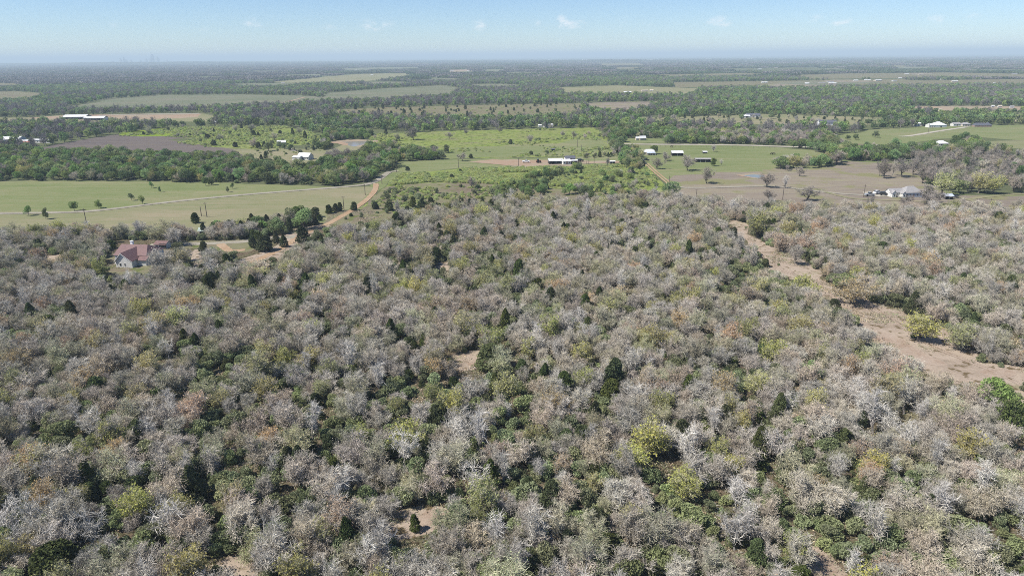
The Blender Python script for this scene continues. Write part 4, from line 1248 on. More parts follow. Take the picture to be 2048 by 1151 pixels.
for kind, px_, py_, hp, wp, var, lab in LONE:
    if kind == 'bare_oak' and py_ < 430: kind = 'pasture_oak'
    q = unproj(px_, py_)
    sl_ = np.linalg.norm(q - np.array([0, 0, H]))
    hh = PROTO[kind][var % len(PROTO[kind])][3]
    Hm = hp * sl_ / FPX; Wm = wp * sl_ / FPX
    sc_ = Hm / hh
    ww = (Wm / 2 / SZ[kind]) / sc_ * (1.0 if kind != 'leafy_tree' else 1.0)
    tree(kind, q[0], q[1], lab, sc_, ww, var)
    KEEPOUT.append((q[0], q[1], Wm * .42))
KEEPOUT = np.array(KEEPOUT)

# every other tree: the 300 largest of a kind as things of their own, the rest as one wood of that kind
HTS = {k: np.mean([p[3] for p in PROTO[k]]) for k in PROTO}
CAP = {'pasture_oak': 280, 'bare_oak': 300, 'dead_tree': 300, 'yellow_oak': 300, 'russet_oak': 300, 'juniper': 300, 'green_shrub': 300, 'leafy_tree': 300, 'live_oak': 300,
       'bright_brush': 0, 'far_bare': 0, 'far_leafy': 0, 'grove_green': 0, 'grove_grey': 0, 'dry_tuft': 0}
SIZEW = {'bare_oak': ('small', 'mid sized', 'large'), 'green_shrub': ('little', 'middling', 'big')}
used = {}
STUFF = {}
STUFFNAME = {'pasture_oak': ('bare_grove', 'grey brown grove of leafless oaks behind the pasture'),
             'dry_tuft': ('dry_grass_tufts', 'dry tufts and fallen twigs on the sandy ground'),
             'bare_oak': ('bare_oak_wood', 'grey wood of leafless oaks reaching back to the pastures'),
             'dead_tree': ('bleached_wood', 'bleached bare trees scattered through the wood'),
             'yellow_oak': ('budding_oak_wood', 'yellow green budding oaks scattered far back in the wood'),
             'russet_oak': ('russet_oak_wood', 'russet oaks scattered far back in the wood'),
             'juniper': ('juniper_thicket', 'small dark junipers scattered far back among the trees'),
             'green_shrub': ('undergrowth', 'grey green undergrowth between the oaks'),
             'leafy_tree': ('green_woodland', 'green woodland beyond the pasture'),
             'live_oak': ('live_oak_woodland', 'dark green live oaks in the woods beyond the pasture'),
             'bright_brush': ('meadow_brush', 'bright yellow green brush spread over the meadows'),
             'far_bare': ('far_bare_woodland', 'grey bare woods between the far fields'),
             'far_leafy': ('far_green_woodland', 'green woods between the far fields'),
             'grove_green': ('distant_green_forest', 'distant green forest fading toward the horizon'),
             'grove_grey': ('distant_bare_forest', 'distant grey purple forest fading toward the horizon')}


def stuff_instances(kind, A, rz):
    nm, lab = STUFFNAME[kind]
    col = bpy.data.collections.new(kind + '_forms')
    for i, p in enumerate(PROTO[kind]):
        col.objects.link(bpy.data.objects.new('%s_form_%02d' % (kind, i), p[2]))
    me = bpy.data.meshes.new(nm)
    me.vertices.add(len(A))
    me.vertices.foreach_set('co', np.stack([A[:, 0], A[:, 1], np.zeros(len(A))], 1).astype(np.float32).ravel())
    for n__, t_, v in (('lean', 'FLOAT', rg.normal(size=len(A)) * (.06 if A[:, 2].max() < 5 and kind[:3] not in ('gro',) else 0)), ('rot', 'FLOAT', rz), ('scl', 'FLOAT', A[:, 2]), ('form', 'INT', rg.integers(0, len(PROTO[kind]), len(A)))):
        at = me.attributes.new(n__, t_, 'POINT')
        at.data.foreach_set('value', np.asarray(v, np.float32 if t_ == 'FLOAT' else np.int32))
    o = link(nm, me, kind='stuff', label=lab)
    ng = bpy.data.node_groups.new(nm, 'GeometryNodeTree')
    ng.interface.new_socket('Geometry', in_out='INPUT', socket_type='NodeSocketGeometry')
    ng.interface.new_socket('Geometry', in_out='OUTPUT', socket_type='NodeSocketGeometry')
    N, L = ng.nodes, ng.links
    gi, go = N.new('NodeGroupInput'), N.new('NodeGroupOutput')
    ci = N.new('GeometryNodeCollectionInfo'); ci.inputs['Collection'].default_value = col
    ci.inputs['Separate Children'].default_value = True; ci.inputs['Reset Children'].default_value = True
    ip = N.new('GeometryNodeInstanceOnPoints'); ip.inputs['Pick Instance'].default_value = True
    def attr(n__, t_):
        a = N.new('GeometryNodeInputNamedAttribute'); a.data_type = t_; a.inputs['Name'].default_value = n__
        return a.outputs['Attribute']
    cx = N.new('ShaderNodeCombineXYZ'); L.new(attr('rot', 'FLOAT'), cx.inputs[2])
    L.new(attr('lean', 'FLOAT'), cx.inputs[0])
    L.new(gi.outputs[0], ip.inputs['Points']); L.new(ci.outputs[0], ip.inputs['Instance'])
    L.new(attr('form', 'INT'), ip.inputs['Instance Index'])
    L.new(cx.outputs[0], ip.inputs['Rotation']); L.new(attr('scl', 'FLOAT'), ip.inputs['Scale'])
    L.new(ip.outputs[0], go.inputs[0])
    md = o.modifiers.new('spread', 'NODES'); md.node_group = ng


ONES = 'zero one two three four five six seven eight nine ten eleven twelve thirteen fourteen fifteen sixteen seventeen eighteen nineteen'.split()
TENS = '- - twenty thirty forty fifty sixty seventy eighty ninety hundred'.split()


def inwords(v):
    v = int(max(0, min(100, v)))
    return ONES[v] if v < 20 else TENS[v // 10] + ('-' + ONES[v % 10] if v % 10 else '')


def spot(px_, py_):
    a_, b_ = px_ / 20.48, py_ / 11.51
    return f'{inwords(round(a_))} percent across, {inwords(round(b_))} down'


LANDMARKS = [('the red roofed house', unproj(265, 520)), ('the sandy trail', unproj(1560, 540)), ('the sandy trail', unproj(1640, 575)), ('the sandy trail', unproj(1800, 670)),
             ('the sandy trail', unproj(1940, 730)), ('the sandy clearing', unproj(850, 1045)), ('the pale sandy gap', unproj(930, 720)), ('the lower right sand patch', unproj(1650, 1125)),
             ('the orange dirt road', unproj(620, 470)), ('the tall pointed juniper', unproj(1224, 790)), ('the lime yellow oak', unproj(815, 905))]
total = {}
for kind, L in RES.items():
    if not L: continue
    A = np.concatenate(L)
    if kind not in ('far_bare', 'far_leafy', 'grove_green', 'grove_grey', 'bright_brush', 'dry_tuft'):
        d2 = np.min((A[:, None, 0] - KEEPOUT[None, :, 0]) ** 2 + (A[:, None, 1] - KEEPOUT[None, :, 1]) ** 2 - (KEEPOUT[None, :, 2] * (.6 if kind == 'green_shrub' else 1)) ** 2, 1)
        A = A[d2 > 0]
    cap = CAP[kind] - NTREE.get(kind, 0)
    hh = HTS[kind]
    q = proj(np.stack([A[:, 0], A[:, 1], A[:, 2] * hh * .6], 1))
    inf = (q[:, 0] > 4) & (q[:, 0] < 2044) & (q[:, 1] > 4) & (q[:, 1] < 1147) & (q[:, 2] > 0)
    size = np.where(inf, A[:, 2] / np.maximum(q[:, 2], 1), 0)
    order = np.argsort(-size)
    n = max(0, min(cap, int((size > 0).sum())))
    for i in order[:n]:
        X, Y, s_ = A[i]
        px_, py_ = q[i, 0], q[i, 1]
        var = rt.randrange(len(PROTO[kind]))
        look = LOOK[kind][var]
        lo, hi = .68, 1.18
        szw = ('small ' if s_ < .8 else 'large ' if s_ > 1.05 else '') if not look.startswith(('big', 'small', 'tall', 'little')) else ''
        pre = ''
        best = min(((X - p[0]) ** 2 + (Y - p[1]) ** 2, nm_) for nm_, p in LANDMARKS)
        if best[0] < 144: pre = ' near ' + best[1]
        cands = [f'{szw}{look}{pre}, {spot(px_, py_)}', f'{szw}{look}, {spot(px_, py_)}'] + [f'{szw}{look}, {spot(px_ + dx, py_ + dy)}' for dx, dy in
                 ((11, 0), (-11, 0), (0, 6), (0, -6), (11, 6), (-11, -6), (20, 0), (-20, 0), (0, 11), (0, -11), (20, 11), (-20, -11))]
        cands = [c for c in cands if len(c.replace('-', ' ').split()) <= 16] or cands[-1:]
        lab = next((c for c in cands if c not in used), cands[0])
        wide = rt.uniform(.9, 1.12)
        if lab in used: lab, wide = 'slender ' + lab.replace('small ', ''), .84
        used[lab] = 1
        tree(kind, X, Y, lab, s_ * rt.uniform(.97, 1.03), wide, var)
    rest = A[order[n:]]
    total[kind] = (n, len(rest))
    if len(rest): stuff_instances(kind, rest, rg.uniform(0, 6.283, len(rest)))
print('TREES', total)

# ------------------------------------------------------------------ buildings
BM = {'white_wall': plain_mat('white boards', (.62, .62, .60), .6, wave=(.25, 'Z')), 'white_roof': plain_mat('white metal roof', (.60, .61, .62), .5, wave=(.6, 'X')),
      'grey_roof': plain_mat('grey shingles', (.27, .265, .27), .85, wave=(.3, 'Z')), 'red_roof': plain_mat('faded maroon metal roof', (.155, .088, .083), .5, wave=(.5, 'X'), spec=.4),
      'blue_wall': plain_mat('pale blue grey siding', (.36, .41, .48), .6, wave=(.25, 'Z')), 'glass': plain_mat('dark window glass', (.03, .035, .04), .1, spec=.6, grime=.0),
      'trim': plain_mat('white trim', (.78, .78, .77), .5), 'dark_wall': plain_mat('dark barn boards', (.05, .045, .045), .8), 'dark_roof': plain_mat('dark slate metal roof', (.10, .105, .13), .5, wave=(.6, 'X')),
      'blue_roof': plain_mat('blue grey metal roof', (.42, .48, .58), .4, wave=(.6, 'X')), 'tan_wall': plain_mat('tan siding', (.46, .40, .33), .7), 'rust': plain_mat('rusty red metal', (.30, .12, .08), .7),
      'stone': plain_mat('pale limestone', (.55, .50, .43), .85, grime=.25), 'brick': plain_mat('brownish brick', (.28, .20, .17), .85, grime=.25), 'concrete': plain_mat('concrete slab', (.45, .44, .42), .85, grime=.2),
      'green_roof': plain_mat('pale green metal roof', (.30, .36, .335), .6), 'wood': plain_mat('weathered pole wood', (.13, .105, .085), .9, grime=.3), 'wire': plain_mat('dark wire', (.05, .05, .05), .6),
      'steel': plain_mat('galvanised steel', (.42, .43, .44), .4, .6), 'tyre': plain_mat('black rubber', (.02, .02, .02), .8), 'paint_white': plain_mat('white car paint', (.74, .75, .76), .3, spec=.6, grime=.04),
      'paint_dark': plain_mat('dark car paint', (.03, .03, .035), .3, spec=.6, grime=.04), 'paint_silver': plain_mat('silver car paint', (.42, .44, .46), .3, .3, spec=.6, grime=.04),
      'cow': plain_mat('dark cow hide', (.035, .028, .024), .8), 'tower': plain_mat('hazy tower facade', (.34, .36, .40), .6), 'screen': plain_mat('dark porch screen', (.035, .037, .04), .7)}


def box(G, x0, x1, y0, y1, z0, z1, m=0):
    V = np.array([(x, y, z) for z in (z0, z1) for y in (y0, y1) for x in (x0, x1)], float)
    G.add(V, Q=[(0, 2, 3, 1), (4, 5, 7, 6), (0, 1, 5, 4), (2, 6, 7, 3), (0, 4, 6, 2), (1, 3, 7, 5)], m=m)
    return G


def slab(G, pts, th, m=0):
    """a planar roof plane (3 or 4 points) given thickness downward"""
    P = np.array(pts, float); n = len(P)
    D = P - np.array([0, 0, th])
    V = np.concatenate([P, D])
    F4 = [(i, (i + 1) % n, n + (i + 1) % n, n + i) for i in range(n)]
    if n == 4:
        G.add(V, Q=[(0, 1, 2, 3), (7, 6, 5, 4)] + [f[::-1] for f in F4], m=m)
    else:
        G.add(V, T=[(0, 1, 2), (5, 4, 3)], Q=[f[::-1] for f in F4], m=m)
    return G


def house(name, label, cat, px_, py_, w, d, eave, ridge, rot=0.0, roof='white_roof', wall='white_wall', hip=(0, 0), wins=0, side_wins=0, door=True, over=.35,
          open_front=False, garage=False, chimney=None, pos=None, group=None, parent=None, off=(0, 0)):
    """gabled or hipped building, ridge along its own x; origin in the middle of its front wall"""
    if parent is None:
        q = unproj(px_, py_) if pos is None else pos
        root = thing(name, label, cat, (q[0], q[1], 0), rot, group)
    else:
        root = parent
    ox, oy = off
    G = Geo()
    x0, x1, y0, y1 = -w / 2 + ox, w / 2 + ox, oy, d + oy
    ym = (y0 + y1) / 2
    if open_front:
        box(G, x0, x1, y1 - .2, y1, 0, eave)
        box(G, x0, x0 + .2, y0, y1 - .2, 0, eave); box(G, x1 - .2, x1, y0, y1 - .2, 0, eave)
        nb = max(2, int(w / 3.5))
        for i in range(1, nb):
            xx = x0 + w * i / nb
            pst = box(Geo(), xx - .12, xx + .12, y0 + .02, y0 + .26, 0, eave)
            link('post', pst.mesh('post', [BM['steel']]), root)
    else:
        box(G, x0, x1, y0, y1, -.1, eave)
        if not hip[0]: G.add(np.array([(x0, y0, eave), (x0, y1, eave), (x0, ym, ridge - .05)]), T=[(0, 1, 2)][::1])
        if not hip[1]: G.add(np.array([(x1, y0, eave), (x1, ym, ridge - .05), (x1, y1, eave)]), T=[(0, 2, 1)][::1])
    link('wall', G.mesh('wall', [BM[wall]]), root)
    R = Geo()
    drop = (ridge - eave) * over / (d / 2)
    e = eave - drop + .08
    ya, yb = y0 - over, y1 + over
    xa, xb = x0 - (over if not hip[0] else over), x1 + over
    ra, rb = (x0 + hip[0] if hip[0] else xa), (x1 - hip[1] if hip[1] else xb)
    slab(R, [(xa, ya, e), (xb, ya, e), (rb, ym, ridge + .08), (ra, ym, ridge + .08)], .12)
    slab(R, [(xb, yb, e), (xa, yb, e), (ra, ym, ridge + .08), (rb, ym, ridge + .08)], .12)
    if hip[0]: slab(R, [(xa, yb, e), (xa, ya, e), (ra, ym, ridge + .08)], .12)
    if hip[1]: slab(R, [(xb, ya, e), (xb, yb, e), (rb, ym, ridge + .08)], .12)
    rf = link('roof', R.mesh('roof', [BM[roof]]), root)
    if chimney:
        cx, cy = chimney
        ch = box(Geo(), cx - .45, cx + .45, cy - .4, cy + .4, ridge - 1.2, ridge + 1.1)
        box(ch, cx - .55, cx + .55, cy - .5, cy + .5, ridge + 1.1, ridge + 1.25)
        link('chimney', ch.mesh('chimney', [BM['trim']]), rf)
    def win(cx, cz, ww, wh, axis='y', yy=None):
        fr, pn = Geo(), Geo()
        if axis == 'y':
            box(fr, cx - ww / 2, cx + ww / 2, yy - .06, yy + .02, cz - wh / 2, cz + wh / 2)
            box(pn, cx - ww / 2 + .08, cx + ww / 2 - .08, yy - .075, yy - .055, cz - wh / 2 + .08, cz + wh / 2 - .08)
        else:
            s_ = 1 if yy > ox else -1
            a, b = sorted((yy - s_ * .02, yy + s_ * .06)); a2, b2_ = sorted((yy + s_ * .055, yy + s_ * .075))
            box(fr, a, b, cx - ww / 2, cx + ww / 2, cz - wh / 2, cz + wh / 2)
            box(pn, a2, b2_, cx - ww / 2 + .08, cx + ww / 2 - .08, cz - wh / 2 + .08, cz + wh / 2 - .08)
        f_ = link('window', fr.mesh('window', [BM['trim']]), root)
        link('pane', pn.mesh('pane', [BM['glass']]), f_)
    if not open_front:
        slots = wins + (1 if door else 0)
        for i in range(slots):
            xx = x0 + w * (i + .5) / slots
            if door and i == slots // 2:
                D = box(Geo(), xx - (1.5 if garage else .5), xx + (1.5 if garage else .5), y0 - .06, y0 + .02, .02, 2.3 if garage else 2.1)
                link('door', D.mesh('door', [BM['dark_wall'] if garage else BM['brick']]), root)
            elif wins: win(xx, min(1.5, eave * .55), 1.1, min(1.2, eave * .45), 'y', y0)
        for i in range(side_wins):
            yy = y0 + d * (i + .5) / side_wins
            for xx in (x0, x1): win(yy, 1.5, 1.0, 1.1, 'x', xx)
    return root


# the red-roofed house in the wood
q0 = unproj(247, 526)
rh = thing('red_roofed_house', 'white house with a faded maroon metal roof and white chimney among leafless oaks', 'house', (-142.6, 243.4, 0), math.radians(-7))
house('', '', '', 0, 0, 12.6, 10.5, 3.5, 6.1, roof='red_roof', wall='white_wall', hip=(0, 2.4), wins=0, door=False, chimney=(-1.4, 6.3), parent=rh, off=(1.4, .4))
# front wing, ridge running back
W_ = Geo(); x0, x1, y0, y1, ev, rd = -1.2, 5.2, -4.6, .38, 2.7, 5.5
xm = (x0 + x1) / 2 - .5
box(W_, x0, x1, y0, y1, -.1, ev)
W_.add(np.array([(x0, y0, ev), (x1, y0, ev), (xm, y0, rd - .05)]), T=[(0, 1, 2)])
link('wing_wall', W_.mesh('wing_wall', [BM['white_wall']]), rh)
R_ = Geo(); sl1 = (rd - ev) / (xm - x0) * .3; sl2 = (rd - ev) / (x1 - xm) * .3
slab(R_, [(x0 - .3, y0 - .35, ev - sl1 + .08), (xm, y0 - .35, rd + .08), (xm, 5.2, rd + .08), (x0 - .3, 2.4, ev - sl1 + .08)], -.12)
slab(R_, [(xm, y0 - .35, rd + .08), (x1 + .3, y0 - .35, ev - sl2 + .08), (x1 + .3, 2.4, ev - sl2 + .08), (xm, 5.2, rd + .08)], -.12)
link('wing_roof', R_.mesh('wing_roof', [BM['red_roof']]), rh)
for nm_, (a, b, c_, d_) in (('rake_trim', (x0 - .3, ev - sl1 + .06, xm, rd + .06)), ('rake_trim', (xm, rd + .06, x1 + .3, ev - sl2 + .06))):
    T_ = Geo(); slab(T_, [(a, y0 - .42, b + .05), (c_, y0 - .42, d_ + .05), (c_, y0 - .36, d_ + .05), (a, y0 - .36, b + .05)], .22)
    link(nm_, T_.mesh(nm_, [BM['trim']]), rh)
for xx, zz, ww, wh in ((2.4, 1.3, .55, 1.2), (.6, 1.3, .8, 1.1)):
    f_ = link('window', box(Geo(), xx - ww / 2, xx + ww / 2, y0 - .06, y0 + .02, zz - wh / 2, zz + wh / 2).mesh('window', [BM['trim']]), rh)
    link('pane', box(Geo(), xx - ww / 2 + .08, xx + ww / 2 - .08, y0 - .08, y0 - .055, zz - wh / 2 + .08, zz + wh / 2 - .08).mesh('pane', [BM['glass']]), f_)
# screened porch at the left, its dark screens, rail and posts
pr = link('porch_screen', box(Geo(), -4.7, -1.4, -.02, .36, .45, 1.9).mesh('porch_screen', [BM['screen']]), rh)
link('porch_floor', box(Geo(), -4.9, -1.25, -.5, .38, .2, .42).mesh('porch_floor', [BM['trim']]), rh)
for xx in (-4.8, -3.1, -1.42):
    link('post', box(Geo(), xx - .07, xx + .07, -.12, -.0215, .42, 2.0).mesh('post', [BM['trim']]), rh)
link('rail', box(Geo(), -4.7, -1.5, -.1, -.03, 1.2, 1.28).mesh('rail', [BM['trim']]), rh)
# second lower wing at the right and the shed-like end
R2 = Geo()
box(R2, 5.24, 8.6, -1.6, .37, -.1, 2.3); link('side_wing_wall', R2.mesh('side_wing_wall', [BM['white_wall']]), rh)
R3_ = Geo(); slab(R3_, [(5.3, -2.0, 2.3), (9.0, -2.0, 2.3), (9.0, 1.4, 3.75), (5.3, 1.4, 3.75)], .12)
link('side_wing_roof', R3_.mesh('side_wing_roof', [BM['red_roof']]), rh)
house('garage', 'low maroon roofed garage beyond the right end of the red roofed house', 'garage', 321, 498, 4.6, 4.0, 2.0, 2.9, math.radians(-7), 'red_roof', 'white_wall', wins=1, garage=True)

# the grey-roofed house on the right
gh = thing('grey_roofed_house', 'pale blue walled house with a grey hipped roof beside the gravel parking pad', 'house', unproj(1823, 394.5), math.radians(6))
house('', '', '', 0, 0, 13.5, 10.5, 3.0, 6.2, roof='grey_roof', wall='blue_wall', hip=(4.4, 4.4), wins=4, door=True, parent=gh, off=(1.5, 0))
house('', '', '', 0, 0, 9.5, 7.0, 2.9, 4.9, roof='grey_roof', wall='white_wall', hip=(0, 0), wins=2, door=True, parent=gh, off=(-10.0, 2.6))
for cx_, yy0, ww_, zz_ in ((-6.6, -1.0, 2.6, 3.9), (-13.0, 1.0, 3.2, 4.3)):
    G_ = box(Geo(), cx_ - ww_ / 2, cx_ + ww_ / 2, yy0, yy0 + (3.5 if yy0 < 0 else 1.5), -.1, 2.6)
    G_.add(np.array([(cx_ - ww_ / 2, yy0, 2.6), (cx_ + ww_ / 2, yy0, 2.6), (cx_, yy0, zz_ - .05)]), T=[(0, 1, 2)])
    link('gable', G_.mesh('gable', [BM['white_wall']]), gh)
    r_ = Geo()
    slab(r_, [(cx_ - ww_ / 2 - .25, yy0 - .25, 2.45), (cx_, yy0 - .25, zz_), (cx_, yy0 + 4.6, zz_), (cx_ - ww_ / 2 - .25, yy0 + 3.6, 2.45)], -.1)
    slab(r_, [(cx_, yy0 - .25, zz_), (cx_ + ww_ / 2 + .25, yy0 - .25, 2.45), (cx_ + ww_ / 2 + .25, yy0 + 3.6, 2.45), (cx_, yy0 + 4.6, zz_)], -.1)
    link('gable_roof', r_.mesh('gable_roof', [BM['grey_roof']]), gh)
    f_ = link('window', box(Geo(), cx_ - .5, cx_ + .5, yy0 - .06, yy0 + .02, .8, 2.0).mesh('window', [BM['trim']]), gh)
    link('pane', box(Geo(), cx_ - .4, cx_ + .4, yy0 - .08, yy0 - .055, .9, 1.9).mesh('pane', [BM['glass']]), f_)
gh.scale = (.72, .72, .85)
house('small_shed', 'small open shed with a shiny blue grey roof under the pale green oak', 'shed', 1898, 399, 4.2, 3.6, 1.9, 2.7, math.radians(4), 'blue_roof', 'dark_wall', door=False, open_front=True)

# barns and houses of the middle distance
house('pole_barn', 'white roofed open pole barn in the green pasture', 'barn', 1355, 312, 8.2, 6, 2.4, 3.6, math.radians(-3), 'white_roof', 'dark_wall', door=False, open_front=True)
house('long_barn', 'long dark open fronted barn with a thin white roof edge', 'barn', 1406, 324.5, 10.5, 4.5, 2.2, 2.7, math.radians(-4), 'grey_roof', 'dark_wall', door=False, open_front=True)
fh = thing('white_farmhouse', 'white roofed farmhouse with several roof levels by the dark tree', 'house', unproj(1298, 310), math.radians(8))
house('', '', '', 0, 0, 10, 7, 2.8, 4.8, roof='white_roof', wall='stone', wins=3, parent=fh, off=(2, 1))
house('', '', '', 0, 0, 8, 6, 2.5, 4.0, roof='white_roof', wall='stone', wins=2, parent=fh, off=(-7.1, 2.4))
fh.scale = (.64, .64, .85); SCL = 1
P_ = Geo(); slab(P_, [(-3, -2.4, 2.0), (7.5, -2.4, 2.0), (7.5, .6, 2.6), (-3, .6, 2.6)], .1); link('porch_roof', P_.mesh('porch_roof', [BM['blue_roof']]), fh)
for i in range(4): link('post', box(Geo(), -2.8 + i * 3.3, -2.65 + i * 3.3, -2.3, -2.15, 0, 1.95).mesh('post', [BM['trim']]), fh)
nh = thing('white_gabled_house', 'small white gabled house among dark trees above the caliche road', 'house', unproj(1286, 281), math.radians(12))
house('', '', '', 0, 0, 13, 8, 3.0, 5.6, roof='white_roof', wall='tan_wall', wins=3, parent=nh)
house('', '', '', 0, 0, 7, 6, 2.8, 4.6, roof='white_roof', wall='tan_wall', wins=1, door=False, parent=nh, off=(-10.1, 3))
nh.scale = (.44, .44, .7)
house('low_shed', 'low pale shed at the left of the small white gabled house', 'shed', 1242, 281, 6, 4, 2.0, 2.7, .1, 'white_roof', 'tan_wall', wins=0)
house('machine_barn', 'big white roofed barn with a dark open side beside bare earth', 'barn', 1112, 328.5, 9.6, 6, 2.4, 3.7, math.radians(7), 'white_roof', 'dark_wall', door=False, open_front=True)
mh = thing('white_workshop', 'white metal workshop between the big barn and the parked trucks', 'workshop', unproj(1134, 329), math.radians(14))
house('', '', '', 0, 0, 5.5, 6, 2.4, 3.4, roof='white_roof', wall='white_wall', wins=2, parent=mh)
house('dark_roofed_house', 'low house with a dark slate roof behind the white workshop', 'house', 1141, 322.5, 7, 5, 2.2, 3.6, math.radians(10), 'dark_roof', 'white_wall', wins=3)
house('flat_shed', 'small white roofed shed in front of the dark roofed house', 'shed', 1146, 327.5, 6.5, 4, 2.2, 2.6, math.radians(8), 'white_roof', 'tan_wall', door=False, open_front=True)
house('track_shed', 'tiny white roofed shed beside the track right of the barns', 'shed', 1225, 327.5, 3.4, 2.4, 1.7, 2.1, 0, 'white_roof', 'dark_wall', door=False, open_front=True)
house('field_shelter', 'tiny black shelter alone in the lower meadow', 'shelter', 1106, 302.5, 2.8, 2.2, 1.7, 2.0, 0, 'dark_roof', 'dark_wall', door=False, open_front=True)
house('water_shed', 'tiny grey trough shelter alone in the green pasture', 'shelter', 1410, 307, 3, 2, 1.4, 1.8, 0, 'white_roof', 'dark_wall', door=False, open_front=True)
house('hillside_house', 'white house with a row of dark porch openings among the green trees', 'house', 606, 320, 9.4, 7, 2.6, 4.9, math.radians(-18), 'white_roof', 'white_wall', wins=4, door=True)
house('annex', 'small pale annex left of the white house among the trees', 'shed', 592, 321, 6, 5, 2.4, 3.2, math.radians(-18), 'white_roof', 'white_wall', wins=0)
house('cabin', 'small tan cabin by the dark pond left of the big muddy pond', 'cabin', 563, 290, 7, 5, 2.4, 3.8, .2, 'white_roof', 'tan_wall', wins=1)
house('green_roofed_shed', 'small pale green roofed shed hidden in the wood edge', 'shed', 409, 471, 4.5, 4, 2.2, 3.2, .15, 'green_roof', 'tan_wall', wins=1)
house('riding_arena', 'large white roofed open arena on the bare earth farm', 'barn', 148, 239, 28, 17, 3.2, 5.4, math.radians(4), 'white_roof', 'white_wall', door=False, open_front=True)
house('hay_barn', 'white roofed barn right of the large arena', 'barn', 188, 241, 24, 13, 3, 4.8, math.radians(6), 'white_roof', 'white_wall', door=False, open_front=True)
house('metal_barn', 'long white roofed barn at the left edge of the photo', 'barn', 12, 287, 22, 14, 3.6, 5.6, math.radians(8), 'white_roof', 'blue_wall', wins=0, door=True, garage=True)
house('lean_to', 'low white roofed lean-to right of the long barn', 'shed', 40, 288, 12, 7, 2.2, 3.4, math.radians(12), 'white_roof', 'tan_wall', wins=1)
house('trailer_home', 'long white trailer home at the corner of the ploughed field', 'trailer', 82, 286, 18, 5, 2.8, 3.4, math.radians(-10), 'white_roof', 'white_wall', wins=4)
house('red_tin_shed', 'low rusty shed between the barn and the trailer home', 'shed', 52, 289, 7, 5, 2, 2.8, .1, 'rust', 'tan_wall', wins=0)
hb = thing('hilltop_barn', 'big white barn with a wide pyramid roof on the hill pasture', 'barn', unproj(1882, 255), math.radians(5))
house('', '', '', 0, 0, 22, 20, 3.6, 8.2, roof='white_roof', wall='white_wall', hip=(9, 9), wins=0, parent=hb, garage=True)
house('', '', '', 0, 0, 12, 12, 4.0, 5.8, roof='white_roof', wall='white_wall', wins=2, parent=hb, off=(-17.3, 0))
hb.scale = (.54, .54, .66)
house('red_hay_shed', 'rusty red shed left of the big hilltop barn', 'shed', 1851, 252, 7, 5, 2.4, 3.4, 0, 'rust', 'tan_wall', door=False, open_front=True)
house('white_van_shed', 'small white shed at the left end of the hilltop farm', 'shed', 1840, 252, 8, 5, 2.6, 3.4, 0, 'white_roof', 'white_wall', wins=1)
house('grey_shop', 'small grey roofed building right of the big hilltop barn', 'shop', 1914, 252.5, 7.5, 6, 2.4, 3.6, 0, 'grey_roof', 'white_wall', wins=2)
house('pale_bungalow', 'pale bungalow at the end of the white hill drive', 'house', 1933, 253, 8, 6, 2.4, 4.0, math.radians(-4), 'grey_roof', 'stone', hip=(3, 3), wins=4)
lh = thing('slate_ranch_house', 'long dark slate roofed ranch house at the right of the hilltop', 'house', unproj(1960, 254), math.radians(-3))
house('', '', '', 0, 0, 22, 10, 2.8, 5.6, roof='dark_roof', wall='brick', hip=(4, 0), wins=4, parent=lh)
house('', '', '', 0, 0, 11, 12, 2.8, 6.0, roof='dark_roof', wall='brick', hip=(4, 4), wins=2, door=False, parent=lh, off=(16.6, -1))
lh.scale = (.5, .5, .7)
house('white_roofed_house', 'bright white roofed house framed by trees below the hill pasture', 'house', 1886, 293, 8.8, 7, 2.5, 4.4, math.radians(4), 'white_roof', 'tan_wall', hip=(3, 3), wins=4)
house('dark_shed', 'small dark shed left of the bright white roofed house', 'shed', 1860, 298, 7, 5, 2.4, 3.4, .2, 'dark_roof', 'dark_wall', wins=0)
house('field_house', 'white and slate roofed house in the middle right field', 'house', 1507, 235, 16, 9, 2.8, 4.6, math.radians(-3), 'dark_roof', 'white_wall', wins=4)
house('field_garage', 'white garage at the left of the slate roofed field house', 'garage', 1494, 236, 7, 6, 2.4, 3.4, 0, 'white_roof', 'white_wall', wins=0, garage=True)
house('wood_house', 'pale roofed house hidden in the bare wood left of the hill pasture', 'house', 1640, 256, 14, 9, 3, 5, .15, 'white_roof', 'stone', wins=2)
house('wood_house', 'dark roofed house behind the pale one in the bare wood', 'house', 1656, 251, 18, 9, 3, 5.4, -.1, 'dark_roof', 'white_wall', wins=2)
house('treeline_house', 'pale house at the tree line above the right middle field', 'house', 1403, 224, 20, 9, 3, 4.8, 0, 'grey_roof', 'tan_wall', wins=2)
house('meadow_shed', 'small white roofed shed at the far side of the yellow meadow', 'shed', 1098, 255, 9, 6, 2.4, 3.8, .3, 'white_roof', 'white_wall', wins=0)
house('meadow_sheds', 'low white roofed shed right of the one beyond the meadow', 'shed', 1088, 254, 12, 5, 1.8, 2.6, 0, 'white_roof', 'white_wall', wins=0)
house('blue_roofed_house', 'low slate roofed house behind the dark live oak row', 'house', 1035, 250, 20, 9, 2.8, 4.6, 0, 'dark_roof', 'stone', wins=2)

